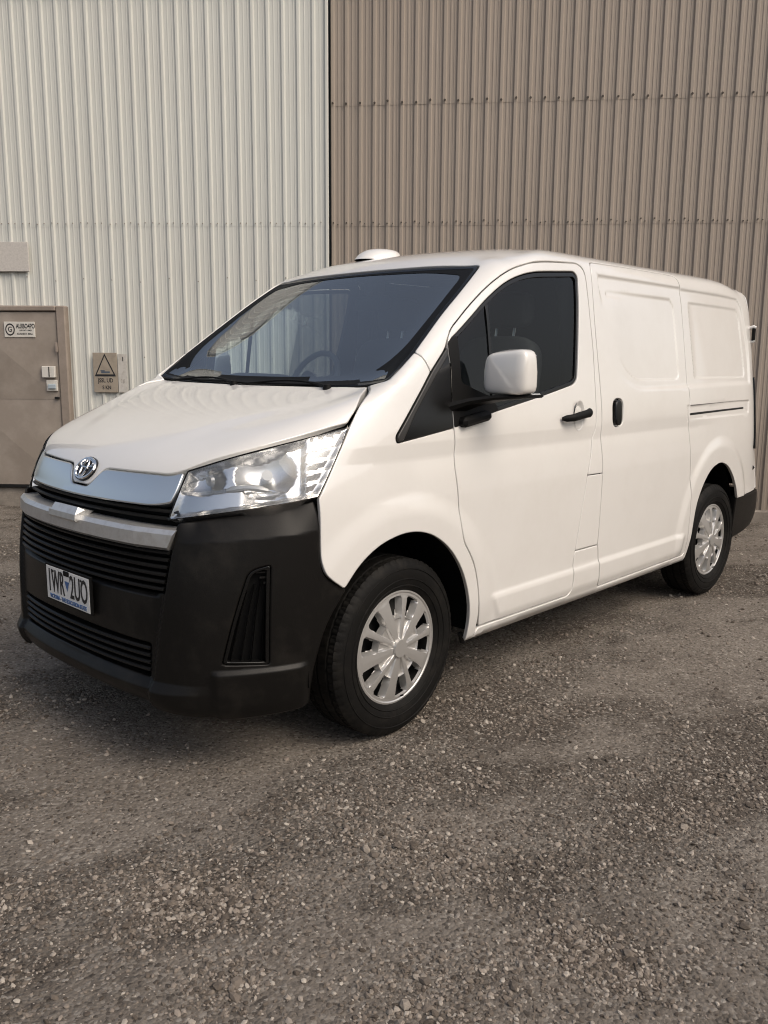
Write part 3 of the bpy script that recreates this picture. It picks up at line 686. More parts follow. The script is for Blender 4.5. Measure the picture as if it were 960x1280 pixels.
# chrome bar with its sloping top and faceted ends
cb = [(-.05, .036), (.012, .034), (.026, .018), (.030, -.030), (.012, -.044), (-.05, -.044)]
def zcb(a): return .943-.012*(abs(a)/.47)**2*0+.004*math.cos(a*3)
aw = .478
V = []; k = len(cb); st = list(np.linspace(-.345, .345, 25)); st = [-aw]+[-.40]+st+[.40]+[aw]
for a in st:
    z0 = zcb(a)
    for j, (o_, u) in enumerate(cb):
        uu_ = u; aa = a
        if abs(a) > .47: aa = math.copysign(.452+.026*(u+.044)/.08, a)
        h = on('F', aa, z0); nn = np.array([h[1][0], h[1][1], 0]); nn /= np.linalg.norm(nn)
        V.append(h[0]*np.array([1, 1, 0])+np.array([0, 0, z0+uu_])+nn*(o_+.012*(1 if abs(a) < .35 else .4)))
n_ = len(st); F = [(i*k+j, i*k+(j+1) % k, (i+1)*k+(j+1) % k, (i+1)*k+j) for i in range(n_-1) for j in range(k)]+[tuple(range(k)), tuple((n_-1)*k+j for j in range(k))[::-1]]
cbar = MB().add(V, F).build('chrome_bar', CHROMED, grille, smooth=False)
# sensor cover clipped over the middle of the bar
V = []
for y in (-.112, -.098, .098, .112):
    e = 0 if abs(y) < .1 else 1
    h = on('X', y, .95); x = h[0][0]
    V += [(x-.03, y, .992), (x+.030-.02*e, y*(1-.1*e*0), 1.012-.012*e), (x+.052, y, .985), (x+.056, y, .963), (x+.05, y, .955)]
k = 5; F = [(i*k+j, i*k+(j+1) % k, (i+1)*k+(j+1) % k, (i+1)*k+j) for i in range(3) for j in range(k)]+[tuple(range(k)), tuple(3*k+j for j in range(k))[::-1]]
MB().add(V, F).build('sensor_cover', CHROMED, grille)
# upper chrome panel with a notch for the badge
def h2x(y, h):
    q = on('H', y, h); return (float(q[0][1]), float(q[0][2]))
tp_ = []
for q in [(.062, .122, .025), (.085, .140, .02), (.132, .204, .03), (.316, .217, .1), (.517, .243, .04), (.578, .279, .02)]:
    tp_.append((*h2x(q[0], q[1]), q[2]))
cp = tp_ + [(.582, 1.120, .03), (.572, 1.068, .012), (.485, 1.050, .03), (.2, 1.046, .1)]
cpl = [(0, tp_[0][1], .02)] + cp + [(0, 1.044, .1)]
def cp_disp(A, B):
    A = np.abs(A); return -.005*sstep(A, .455, .56)+.004*(1-sstep(B, 1.055, 1.075))
CPO = path(cpl + [(-p[0], *p[1:]) for p in cp[::-1]], .015)
panel('chrome_panel', 'X', CPO, CHROME, grille, res=.03, fres=.015, disp=cp_disp, base=.004, gap=.004, er=.006, depth=.03)
# ---- badge: three interlocking ovals on a dark backing, tilted with the bonnet edge
bp_, bn_ = on('H', 0, .186); bn_ = np.array(bn_); up_ = np.array([0, 0, 1.])-bn_*bn_[2]; up_ /= np.linalg.norm(up_); rt_ = np.cross(up_, bn_)
up_ = up_*.97
def badge_pt(u, v, d): return bp_+rt_*u+up_*v+bn_*d
mb = MB(); n = 48; ring = [badge_pt(.076*math.cos(2*PI*k/n), .056*math.sin(2*PI*k/n), .006) for k in range(n)]; ring2 = [badge_pt(.078*math.cos(2*PI*k/n), .058*math.sin(2*PI*k/n), -.03) for k in range(n)]
mb.add(ring+ring2, [tuple(range(n))]+[(k, (k+1) % n, (k+1) % n+n, k+n) for k in range(n)])
badge = mb.build('badge', GLOSSB, hood)
def oval(cu, cv, ru, rv, w, d, name):
    mb = MB(); n = 48; V = []
    for k in range(n):
        q = 2*PI*k/n; c, s = math.cos(q), math.sin(q)
        for du, dd in ((-w, 0), (-w*.55, .006), (w*.55, .006), (w, 0)): V.append(badge_pt(cu+(ru+du)*c, cv+(rv+du)*s, d+dd))
    F = [(k*4+j, k*4+(j+1) % 4, ((k+1) % n)*4+(j+1) % 4, ((k+1) % n)*4+j) for k in range(n) for j in range(4)]
    return mb.add(V, F).build(name, BRIGHT, badge, smooth=True)
oval(0, 0, .067, .048, .0058, .006, 'badge_ring'); oval(0, .021, .048, .0185, .0042, .007, 'badge_oval'); oval(0, .0, .020, .042, .0042, .008, 'badge_oval')
# ---- headlamps
HLO = [(.980, 1.343, .006), (.866, 1.090, .006), (.766, 1.073, .1), (.574, 1.037, .05), (.437, 1.008, .006), (.455, 1.086, .03), (.474, 1.188, .006), (.640, 1.256, .1), (.825, 1.307, .1)]
HLP = ccw(path(HLO, .02))
def lamp_disp(A, B):
    A = np.abs(np.asarray(A, float)); B = np.asarray(B, float); D = np.full(A.shape, -.034)
    r = np.hypot(A-.712, (B-1.190)*1.05); D += -.050*np.clip(1-(r/.098)**2, 0, 1)              # main bowl
    ind = np.hypot((A-.528)*.95, B-1.165); D += -.026*np.clip(1-(ind/.062)**2, 0, 1)           # indicator pocket
    ledge = 1.105+.12*(A-.45); D += .020*(1-sstep(B-ledge, -.006, .012))*(1-sstep(A, .64, .68))  # ledge under the pockets
    lo = np.hypot(A-.72, (B-1.098)*1.6); D += -.022*np.clip(1-(lo/.058)**2, 0, 1)
    f = sstep(A, .815, .835); t = ((B-A*.22)*26) % 1; D += f*(.014+.008*np.minimum(t*1.25, (1-t)*5))   # stepped side reflector
    e = np.clip(sdf(HLP, np.stack([A, B], 1))/.022, 0, 1); return D*e*e*(3-2*e)-.003
for sgn in (1, -1):
    o_ = path(HLO, .014)*np.array([sgn, 1])
    hl = panel('headlamp', 'F', o_, REFL, van, res=.0085, disp=lamp_disp, gap=.002, er=.002, depth=.05, base=.0)
    panel('lamp_lens', 'F', o_, LENS, hl, res=.05, base=.003, gap=.006, lip=False)
    panel('lamp_rim', 'F', o_, GLOSSB, hl, holes=[offset(ccw(o_), .005)[0]], res=.02, base=.001, gap=.0015, er=.001, depth=.01)
    h = on('F', .715*sgn, 1.185); mb = MB(); c = h[0]-h[1]*.055
    mb.tube([c-h[1]*.03, c+h[1]*.02], [.022, .02], 14); mb.build('lamp_bulb_cap', REFLW, hl, smooth=True)
    mb = MB(); pts = []                                                                       # white brow over the lower pocket
    for t in np.linspace(0, 1, 8):
        g = on('F', (.60+.12*t)*sgn, 1.125+.012*math.sin(PI*t)); pts.append(g[0]-g[1]*.02)
    mb.tube(pts, [.006]+[.012]*6+[.006], 8); mb.build('lamp_brow', REFLW, hl, smooth=True)
    g = on('F', .525*sgn, 1.15); mb = MB(); mb.lathe([(0, .012), (.018, .008), (.024, -.004)], 16, 'x'); mb.V = [(v[0]+g[0][0]-.045, v[1]+g[0][1], v[2]+g[0][2]) for v in mb.V]; mb.build('indicator_bulb', REFLW, hl, smooth=True)
# ---- number plate
px_ = on('X', 0, .66)[0][0]+.013
pl = MB().box((px_, 0, .662), (.006, .372, .146), bev=.0025).build('number_plate', PLATEW, van)
MB().box((px_-.004, 0, .664), (.012, .392, .160), bev=.003).build('plate_frame', BLACK, pl)
def lettering(txt, name, size, loc, m, parent, sx=1.0, rot=None, depth=.0012, bold=0.0):
    cu = bpy.data.curves.new(name, 'FONT'); cu.body = txt; cu.size = size; cu.align_x = 'CENTER'; cu.align_y = 'CENTER'; cu.extrude = depth; cu.offset = bold; cu.resolution_u = 3
    o = bpy.data.objects.new(name, cu); COL.objects.link(o); dg = bpy.context.evaluated_depsgraph_get(); me = bpy.data.meshes.new_from_object(o.evaluated_get(dg))
    bpy.data.objects.remove(o); bpy.data.curves.remove(cu)
    R = rot if rot is not None else Matrix(((0, 0, 1), (1, 0, 0), (0, 1, 0)))
    for v in me.vertices:
        q = R @ Vector((v.co.x*sx, v.co.y, v.co.z)); v.co = q+Vector(loc)
    me.materials.clear(); me.materials.append(m); me.name = name
    ob = bpy.data.objects.new(name, me); COL.objects.link(ob); ob.parent = parent; return ob
xf = px_+.0036
lettering('1WR', 'lettering', .138, (xf, -.098, .668), INK, pl, .50, bold=.0012)
lettering('2UO', 'lettering', .138, (xf, .098, .668), INK, pl, .54, bold=.0012)
lettering('VICTORIA - THE EDUCATION STATE', 'lettering', .024, (xf, 0, .605), INKB, pl, .80, bold=.0006)
mb = MB(); mb.add([(xf+.001, -.020, .690), (xf+.001, .020, .690), (xf+.001, .0, .648)], [(0, 1, 2)]).build('state_mark', INKB, pl)
mb = MB().box((px_+.002, -.005, .722), (.006, .05, .022), bev=.002).build('plate_clip', BLACK, pl)
for y in (-.12, .12):
    mb = MB(); mb.lathe([(0, .004), (.005, .003), (.006, 0)], 10, 'x', (px_+.003, y, .716)); mb.build('plate_screw', DARKST, pl)
# ================================================================ mirrors, wheels, cabin
def rounded_block(c, d, p=4.0, nu=28, nv=16, shape=None):
    """superellipsoid block"""
    V = []; F = []
    def sp(v, e): return math.copysign(abs(v)**e, v)
    e = 2/p
    for j in range(nv+1):
        la = -PI/2+PI*j/nv
        for i in range(nu):
            lo = 2*PI*i/nu
            q = [sp(math.cos(la), e)*sp(math.cos(lo), e), sp(math.cos(la), e)*sp(math.sin(lo), e), sp(math.sin(la), e)]
            if shape: q = shape(q)
            V.append((c[0]+q[0]*d[0]/2, c[1]+q[1]*d[1]/2, c[2]+q[2]*d[2]/2))
    F = [(j*nu+i, j*nu+(i+1) % nu, (j+1)*nu+(i+1) % nu, (j+1)*nu+i) for j in range(nv) for i in range(nu)]
    return MB().add(V, F)
MC = (-.535, 1.10, 1.552)
def mshape(q):
    x, y, z = q
    y2 = y*(1-.05*max(0, z)); x2 = x*(1-.16*max(0, z))*(1-.20*max(0, y)**3)
    if z > 0: z = z*(1-.20*max(0, .5*x-.5*y+.15))
    return [x2, y2, z]
for sgn in (1, -1):
    mir = rounded_block(MC, (.135, .222, .196), 6.0, 40, 24, mshape)
    mir.V = [(v[0], v[1]*sgn, v[2]) for v in mir.V]; hous = mir.build('door_mirror', PAINT, van, smooth=True)
    # arm: a flat black blade from the sail panel to under the housing
    sec = [(-.350, .925, 1.385, .062), (-.385, .960, 1.402, .052), (-.430, 1.00, 1.420, .042), (-.50, 1.08, 1.438, .032), (-.56, 1.17, 1.444, .024), (-.585, 1.20, 1.446, .016)]
    V = []
    for x, y, z, h in sec:
        for dx, dz in ((.050, -.35), (.062, .3), (.045, 1), (-.045, 1), (-.062, .3), (-.045, -.6)): V.append((x+dx, y*sgn, z+dz*h*.5))
    F = [(i*6+j, i*6+(j+1) % 6, (i+1)*6+(j+1) % 6, (i+1)*6+j) for i in range(len(sec)-1) for j in range(6)]+[tuple(range(6)), tuple(30+j for j in range(6))[::-1]]
    MB().add(V, F).build('mirror_arm', BLACK, hous, smooth=True)
    MB().box((-.46, .965*sgn, 1.345), (.20, .06, .045), Matrix.Rotation(math.radians(8), 3, 'Y'), .015).build('mirror_foot', BLACK, hous)
    mb = MB().box((MC[0]-.060, MC[1]*sgn, MC[2]-.004), (.006, .18, .15), bev=.002); mb.build('mirror_glass', BRIGHT, hous)
    mb = MB().box((-.60, 1.165*sgn, 1.4545), (.07, .055, .010), bev=.004); mb.build('repeater_lamp', REFLW, hous)
# ---- wheels
RT, RIM = .390, .254
def tyre_mesh():
    prof = [(.245, -.09), (.262, -.104), (.285, -.112), (.32, -.116), (.352, -.112), (.374, -.101), (.386, -.088)]
    tread = [(-.088, 0), (-.060, 0), (-.058, 1), (-.050, 1), (-.048, 0), (-.006, 0), (-.004, 1), (.004, 1), (.006, 0), (.048, 0), (.050, 1), (.058, 1), (.060, 0), (.088, 0)]
    n = 300; rows = []
    for r, y in prof: rows.append(('s', r, y))
    for y, g in tread: rows.append(('t', .3885-.006*(abs(y)/.09)**2-(.009 if g else 0), y))
    for r, y in prof[::-1]:
        rows.append(('s', r, -y))
    outer = len(rows)-len(prof)
    V = []
    for k, (ty, r, y) in enumerate(rows):
        for i in range(n):
            q = 2*PI*i/n; rr_ = r
            if ty == 't':
                ph = (i+int(8*abs(y)/.09)+(3 if y > 0 else 0)) % 5
                if abs(y) > .058 and ph < 1: rr_ = r-.007
                elif abs(y) < .058 and (i+int(60*(y+.06))) % 9 < 1: rr_ = r-.005
            elif k in (5, 6, len(rows)-6, len(rows)-7) and (i+8+3) % 5 < 1: rr_ = r-.004
            V.append((rr_*math.cos(q), y, rr_*math.sin(q)))
    m = len(rows); F = [(a*n+i, a*n+(i+1) % n, (a+1)*n+(i+1) % n, (a+1)*n+i) for a in range(m-1) for i in range(n)]
    mb = MB().add(V, F)
    for r, y in ((.272, .1095), (.300, .1150), (.345, .1145)):                                # fine moulded rings on the sidewall
        mb.lathe([(r-.003, y-.001), (r-.001, y+.0018), (r+.001, y+.0018), (r+.003, y-.001)], 96, 'y')
    return mb
def hw(r, odd):
    """half-width of a spoke at radius r: wide and narrow ones alternate"""
    return float(np.interp(r, [.03, .07, .13, .18, .217, .226], [.007, .011, .0145, .0165, .023, .034] if odd else [.012, .020, .027, .031, .039, .050]))
def cover_mesh():
    NS = 10; sub = 32; nth = NS*sub
    rs = [0, .012, .026, .034, .039, .041, .05, .065, .08, .095, .11, .122, .128, .132, .137, .142, .150, .160, .170, .180, .190, .198, .205, .212, .218, .222, .226, .229, .232, .236, .241, .248, .253, .256]
    V = []; keep = {}
    for i, r in enumerate(rs):
        for k in range(nth):
            th = 2*PI*k/nth; s = k % sub; ph = ((s/sub+.5) % 1-.5)*2*PI/NS                       # angle from the spoke's centre line
            half = hw(r, ((k//sub)+(1 if s >= sub/2 else 0)) % 2); dist = abs(ph)*r
            sp_ = 1-float(sstep(np.array(dist), half-.003, half+.003)); out_ = float(sstep(np.array(r), .217, .225)); inn = 1-float(sstep(np.array(r), .126, .134))
            h = .026-.020*(r/.25)**2
            dish = .013*(1-sp_)*float(sstep(np.array(r), .036, .060))
            lvl = h-dish*inn*(1-out_)
            if r > .133 and r < .225: lvl = h-.034*(1-sp_)*(1-out_)
            lvl += .0012*sp_*(1-min(1, dist/half))*float(sstep(np.array(r), .04, .08))*(1-out_)       # ridge along each spoke
            if r < .040: lvl = h+.010
            if r > .25: lvl = h-.018*((r-.25)/.006)
            if r > .239: lvl += .004
            V.append((r*math.cos(th), lvl, r*math.sin(th)))
    F = []
    for i in range(len(rs)-1):
        rm = (rs[i]+rs[i+1])/2
        for k in range(nth):
            s = (k+.5) % sub; ph = ((s/sub+.5) % 1-.5)*2*PI/NS; half = hw(rm, ((k//sub)+(1 if s >= sub/2 else 0)) % 2)
            if .135 < rm < .2205 and abs(ph)*rm > half+.0045: continue
            F.append((i*nth+k, i*nth+(k+1) % nth, (i+1)*nth+(k+1) % nth, (i+1)*nth+k))
    return MB().add(V, F)
rimb = MB(); rimb.lathe([(.252, .092), (.246, .088), (.236, .070), (.232, .02), (.20, .012), (.15, .030), (.09, .034), (.0, .034)], 64, 'y')
w_rim = rimb.build('wheel', DARKST, van, smooth=True)
w_tyre = tyre_mesh().build('tyre', RUBBER, w_rim, smooth=True)
w_cov = cover_mesh().build('wheel_cover', SILVER, w_rim, smooth=True); w_cov.location = (0, .083, 0)
cb_ = MB(); cb_.lathe([(0, .116), (.020, .115), (.024, .112), (.026, .105)], 32, 'y'); w_cap = cb_.build('hub_badge', CHROME, w_rim, smooth=True)
vb = MB(); vb.tube([(.0, .098, -.226), (.0, .112, -.218)], .004, 8); w_val = vb.build('valve', BLACK, w_rim)
parts_ = [w_tyre, w_cov, w_cap, w_val]
def place_wheel(root, x, side, steer, spin):
    Rm_ = Matrix.Translation((x, side*.835, RT-.002)) @ Matrix.Rotation(steer+(PI if side < 0 else 0), 4, 'Z') @ Matrix.Rotation(spin, 4, 'Y')
    root.matrix_local = Rm_
place_wheel(w_rim, 0, 1, math.radians(2), .1)
for x, sd_, st, sp in ((-3.215, 1, 0, .35), (0, -1, math.radians(2), .8), (-3.215, -1, 0, 1.2)):
    c = w_rim.copy(); COL.objects.link(c); c.parent = van
    for ch in parts_:
        d = ch.copy(); COL.objects.link(d); d.parent = c
    place_wheel(c, x, sd_, st, sp)
# ---- wheel housings and floor pan
for x0, rad, sx in ((0, .50, 1.0), (-3.18, .55, .71)):
    for sgn in (1, -1):
        V = []; n = 40
        for k in range(n+1):
            q = -.08+(PI+.16)*k/n
            for y in (.935, .58): V.append((x0+rad*1.01*math.cos(q)*(sx if x0 else 1)*(1 if x0 == 0 else 1.0), y*sgn, .388+rad*math.sin(q)*1.01))
        F = [(2*k, 2*k+1, 2*k+3, 2*k+2) for k in range(n)]
        V.append((x0, .58*sgn, .388)); F += [(2*k+1, 2*k+3, len(V)-1) for k in range(n)]
        raw('wheel_housing', V, F, BLACK, van, smooth=False)
fl = MB().box((-1.6, 0, .42), (4.6, 1.14, .10)).box((-1.62, 0, .40), (2.14, 1.76, .09)).box((.62, 0, .40), (.26, 1.2, .09)).box((-3.85, 0, .45), (.36, 1.5, .1))
fl.box((-3.2, 0, .36), (.12, 1.5, .12)).box((0, 0, .34), (.12, 1.5, .10)); fl.tube([(-1.0, .35, .33), (-3.4, .35, .34)], .05, 10)
fl.build('floor_pan', DARKST, van)
MB().tube([(-.475, .90, .335), (-.50, .895, .285)], .012, 8).build('jack_hook', DARKST, van, smooth=True)
# ---- cabin
d_ = []
for y, t in ((-.80, 0), (.80, 1)):
    pass
prof = [(-.03, 1.40), (-.10, 1.455), (-.24, 1.475), (-.40, 1.468), (-.52, 1.43), (-.58, 1.34), (-.60, 1.15), (-.55, .95), (-.2, .9)]
V = []; ys = np.linspace(-.82, .82, 34)
for y in ys:
    hood_b = .055*math.exp(-((y+.40)/.20)**4)
    for k, (x, z) in enumerate(prof):
        ed = -.06*(abs(y)/.82)**6; V.append((x+(ed if k < 3 else 0)-(.04*math.exp(-((y+.40)/.22)**4) if 3 <= k <= 5 else 0), y, z+(hood_b if 2 <= k <= 4 else 0)))
k = len(prof); F = [(i*k+j, (i+1)*k+j, (i+1)*k+j+1, i*k+j+1) for i in range(len(ys)-1) for j in range(k-1)]
dash = MB().add(V, F).build('dashboard', TRIM, van, smooth=True)
mb = MB().box((-.50, 0, 1.38), (.10, .26, .20), Matrix.Rotation(math.radians(-15), 3, 'Y'), .02); mb.build('centre_screen', GLOSSB, dash)
sw = MB(); cx, cy, cz = -.70, -.375, 1.475; tl_ = math.radians(28)
ring = []
for i in range(41):
    q = 2*PI*i/40; v = Vector((0, .180*math.cos(q), .185*math.sin(q))); v.rotate(Matrix.Rotation(-tl_, 3, 'Y')); ring.append((cx+v.x, cy+v.y, cz+v.z))
sw.tube(ring, .017, 10, caps=False)
for a in (0.05, PI-.05, -PI/2):
    v = Vector((0, .19*math.cos(a), .2*math.sin(a))); v.rotate(Matrix.Rotation(-tl_, 3, 'Y')); sw.tube([(cx+.03, cy, cz-.01), (cx+v.x, cy+v.y, cz+v.z)], .018, 8)
sw.lathe([(0, -.03), (.05, -.02), (.07, .02)], 16, 'x', (cx+.02, cy, cz-.005))
sw.build('steering_wheel', TRIM, van, smooth=True)
for y in (-.42, .42):
    s_ = rounded_block((-1.02, y, .98), (.56, .54, .22), 5); seat = s_.build('seat_cushion', SEAT, van, smooth=True)
    b = rounded_block((0, 0, .36), (.17, .52, .74), 5)
    Rb = Matrix.Rotation(math.radians(-14), 3, 'Y'); b.V = [tuple(Rb @ Vector(v)+Vector((-1.24, y, 1.02))) for v in b.V]; b.build('seat_back', SEAT, seat, smooth=True)
    h = rounded_block((-1.46, y, 1.88), (.12, .30, .20), 4); h.build('headrest', SEAT, seat, smooth=True)
    for dy in (-.06, .06): MB().tube([(-1.42, y+dy, 1.70), (-1.45, y+dy, 1.86)], .008, 8).build('headrest_post', CHROME, seat, smooth=True)
V = []
mb = MB().box((-.93, -.05, 2.035), (.14, .30, .03), bev=.01).box((-.83, -.02, 1.985), (.10, .10, .09), bev=.02); mb.build('roof_console', TRIM, van)
mb = rounded_block((-.80, 0, 1.90), (.05, .25, .085), 4); mb.build('rear_view_mirror', TRIMD, van, smooth=True)
for y in (-.42, .42):
    MB().box((-.93, y, 2.03), (.22, .46, .022), Matrix.Rotation(math.radians(12), 3, 'Y'), .01).build('sun_visor', TRIM, van)
for sgn in (1, -1):
    g = MB(); g.tube([(-.47, .735*sgn, 1.72), (-.53, .71*sgn, 1.75), (-.66, .70*sgn, 1.86), (-.72, .725*sgn, 1.90)], .014, 8); g.build('grab_handle', TRIM, van, smooth=True)
    MB().tube([(-1.50, .80*sgn, 1.05), (-1.52, .79*sgn, 1.6), (-1.50, .74*sgn, 2.05)], .05, 10).build('door_pillar', TRIMD, van, smooth=True)
    pb = []
    for a, b in [(.0, .335), (-.19, .46), (-.41, .61), (-.77, .80)]:
        h = on('O', a, b); pb.append((h[0]-h[1]*.045)*np.array([1, sgn, 1]))
    MB().tube(pb, .034, 8).build('windscreen_pillar', TRIM, van, smooth=True)
MB().box((-1.66, 0, 1.22), (.03, 1.60, 1.68), None, .01).build('bulkhead', TRIMD, van)
# ================================================================ the yard
WL0 = np.array([-1.50200596, -5.93728828, 0]); EL = np.array([-.64893224, .76084621, 0]); NL = np.array([.76084621, .64893224, 0])
WR0 = np.array([-3.64023767, -3.43030002, 0]); ER = np.array([-.60822328, .79376598, 0]); NR = np.array([.79376598, .60822328, 0])
WR0 = WR0-NR*.07
def wp(w, s, z, o=0): return (w[0]+w[1]*s+w[2]*o)+np.array([0, 0, z])
LW, RW = (WL0, EL, NL), (WR0, ER, NR)
def wmat(w): return Matrix(((w[1][0], 0, w[2][0]), (w[1][1], 0, w[2][1]), (0, 1, 0)))
def cladding(name, col, col2, stain):
    m = bpy.data.materials.new(name); m.use_nodes = True; t = m.node_tree; b = t.nodes['Principled BSDF']; b.inputs['Roughness'].default_value = .55; b.inputs['Specular IOR Level'].default_value = .3
    tc = t.nodes.new('ShaderNodeTexCoord'); mp = t.nodes.new('ShaderNodeMapping'); mp.inputs['Scale'].default_value = (1, 1, .05)
    t.links.new(tc.outputs['Object'], mp.inputs[0])
    n = t.nodes.new('ShaderNodeTexNoise'); n.inputs['Scale'].default_value = 5; n.inputs['Detail'].default_value = 4; n.inputs['Roughness'].default_value = .5; t.links.new(mp.outputs[0], n.inputs['Vector'])
    n2 = t.nodes.new('ShaderNodeTexNoise'); n2.inputs['Scale'].default_value = .9; n2.inputs['Detail'].default_value = 5; t.links.new(tc.outputs['Object'], n2.inputs['Vector'])
    r = t.nodes.new('ShaderNodeMapRange'); r.inputs[1].default_value = .35; r.inputs[2].default_value = .7; t.links.new(n.outputs[0], r.inputs[0])
    mx = t.nodes.new('ShaderNodeMix'); mx.data_type = 'RGBA'; mx.inputs[6].default_value = (*col, 1); mx.inputs[7].default_value = (*col2, 1); t.links.new(r.outputs[0], mx.inputs[0])
    r2 = t.nodes.new('ShaderNodeMapRange'); r2.inputs[1].default_value = .5; r2.inputs[2].default_value = .78; r2.inputs[4].default_value = .35; t.links.new(n2.outputs[0], r2.inputs[0])
    m2 = t.nodes.new('ShaderNodeMix'); m2.data_type = 'RGBA'; m2.inputs[7].default_value = (*stain, 1); t.links.new(mx.outputs[2], m2.inputs[6]); t.links.new(r2.outputs[0], m2.inputs[0])
    sx = t.nodes.new('ShaderNodeSeparateXYZ'); t.links.new(tc.outputs['Object'], sx.inputs[0])
    hm = t.nodes.new('ShaderNodeMath'); hm.operation = 'MULTIPLY_ADD'; t.links.new(n2.outputs[0], hm.inputs[0]); hm.inputs[1].default_value = -1.2; t.links.new(sx.outputs[2], hm.inputs[2])
    rz = t.nodes.new('ShaderNodeMapRange'); rz.inputs[1].default_value = -.45; rz.inputs[2].default_value = .55; rz.inputs[3].default_value = .6; rz.inputs[4].default_value = 0; t.links.new(hm.outputs[0], rz.inputs[0])
    m3 = t.nodes.new('ShaderNodeMix'); m3.data_type = 'RGBA'; m3.inputs[7].default_value = (.22, .185, .15, 1); t.links.new(m2.outputs[2], m3.inputs[6]); t.links.new(rz.outputs[0], m3.inputs[0])
    t.links.new(m3.outputs[2], b.inputs['Base Color'])
    return m
CLADL = cladding('pale_cladding', (.605, .61, .568), (.59, .595, .553), (.57, .552, .50))
CLADR = cladding('taupe_cladding', (.335, .287, .242), (.322, .276, .232), (.29, .248, .208))
def sheet(w, s0, n, pitch, z0, z1, m, parent, name, off=0.0, kind=0, seed=0):
    """one ribbed steel sheet: n ribs starting at s0"""
    if kind == 0: rib = [(-.026, 0), (-.015, .017), (.009, .017), (.020, 0), (.052, 0), (.056, .0025), (.064, .0025), (.068, 0), (.098, 0), (.102, .0025), (.110, .0025), (.114, 0)]
    else: rib = [(-.030, 0), (-.018, .018), (.010, .018), (.022, 0), (.048, 0), (.053, .004), (.064, .004), (.069, 0), (.090, 0), (.094, .003), (.102, .003), (.106, 0)]
    pr = []
    for k in range(n):
        pr += [(s0+k*pitch+a*pitch/.1525, h) for a, h in rib]
    pr.append((s0+n*pitch-.026*pitch/.1525+.004, .0))
    V = []
    rg = random.Random(seed)
    nz = 2
    for j, z in enumerate((z0, z1)):
        for a, h in pr: V.append(wp(w, a, z, h+off))
    k = len(pr); F = [(i, i+1, k+i+1, k+i) for i in range(k-1)]
    # turned edges so that the sheet has thickness where it laps
    b0 = len(V)
    for a, h in pr: V.append(wp(w, a, z0, h+off-.0015))
    F += [(i, b0+i, b0+i+1, i+1) for i in range(k-1)]
    o = raw(name, V, F, m, parent, smooth=False)
    return o
lwall = empty('clad_wall', tuple(WL0)); rwall = empty('clad_wall')
lwall.location = (0, 0, 0)
tag(lwall, 'pale grey-green ribbed metal wall on the left, holding the steel door', 'wall'); tag(rwall, 'taupe brown ribbed metal wall on the right, behind the cargo half of the van', 'wall')
PL, PR_ = .1525, .1402
i = 0
for j in range(-3, 5):
    s0 = .118+j*5*PL; n = 5
    if s0 > 3.2: continue
    if s0+n*PL > 3.28: n = int(round((3.30-s0)/PL))
    for z0, z1, of in ((.21, 2.965, .0), (2.955, 5.22, .002)):
        sheet(LW, s0, n, PL, z0, z1, CLADL, lwall, 'cladding_sheet', of+.0015*(j % 2), 0, i); i += 1
MB().box(wp(LW, 3.296, 2.70, .0), (.03, .05, 4.98), wmat(LW).to_3x3() @ Matrix(((1, 0, 0), (0, 0, 1), (0, 1, 0))) if False else Matrix(((EL[0], NL[0], 0), (EL[1], NL[1], 0), (0, 0, 1))), .004).build('corner_flashing', CLADL, lwall)
for j in range(0, 12):
    s0 = .055+j*5*PR_
    for z0, z1, of in ((.10, 2.972, 0), (2.962, 4.135, .003), (4.126, 5.22, .006)):
        sheet(RW, s0, 5, PR_, z0, z1, CLADR, rwall, 'cladding_sheet', of+.0015*(j % 2), 1, i); i += 1
def screws(w, ss, z, off, m, parent, jit, r=.011):
    mb = MB()
    for s in ss:
        c = wp(w, s+random.uniform(-.006, .006), z+random.uniform(-jit, jit), off); n = 6
        a = [c+w[1]*r*math.cos(2*PI*k/n)+np.array([0, 0, r*math.sin(2*PI*k/n)]) for k in range(n)]; b = [q+w[2]*.007 for q in a]
        mb.add(a+b, [tuple(n+k for k in range(n))]+[(k, (k+1) % n, (k+1) % n+n, k+n) for k in range(n)])
    return tag(mb.build('screw', m, parent), kind='stuff')
SCR = mat('rusty_screw', (.05, .038, .03), .7); SCRL = mat('weathered_screw', (.27, .245, .21), .7)
ksL = [.118+PL*k for k in range(-4, 21)]; ksR = [.055+PR_*k for k in range(0, 58)]
screws(LW, ksL, 2.985, .024, SCRL, lwall, .008, .006); screws(LW, ksL[::3], 1.62, .018, SCRL, lwall, .02, .007); screws(LW, [s for s in ksL[::2]], 2.42, .018, SCRL, lwall, .03, .006)
screws(LW, [s+.06 for s in ksL], 2.99, .008, SCRL, lwall, .006, .006)
screws(RW, ksR, 4.15, .032, SCR, rwall, .010, .012); screws(RW, ksR, 2.995, .026, SCR, rwall, .018, .008); screws(RW, [s+.05 for s in ksR], 2.99, .012, SCR, rwall, .008, .006)
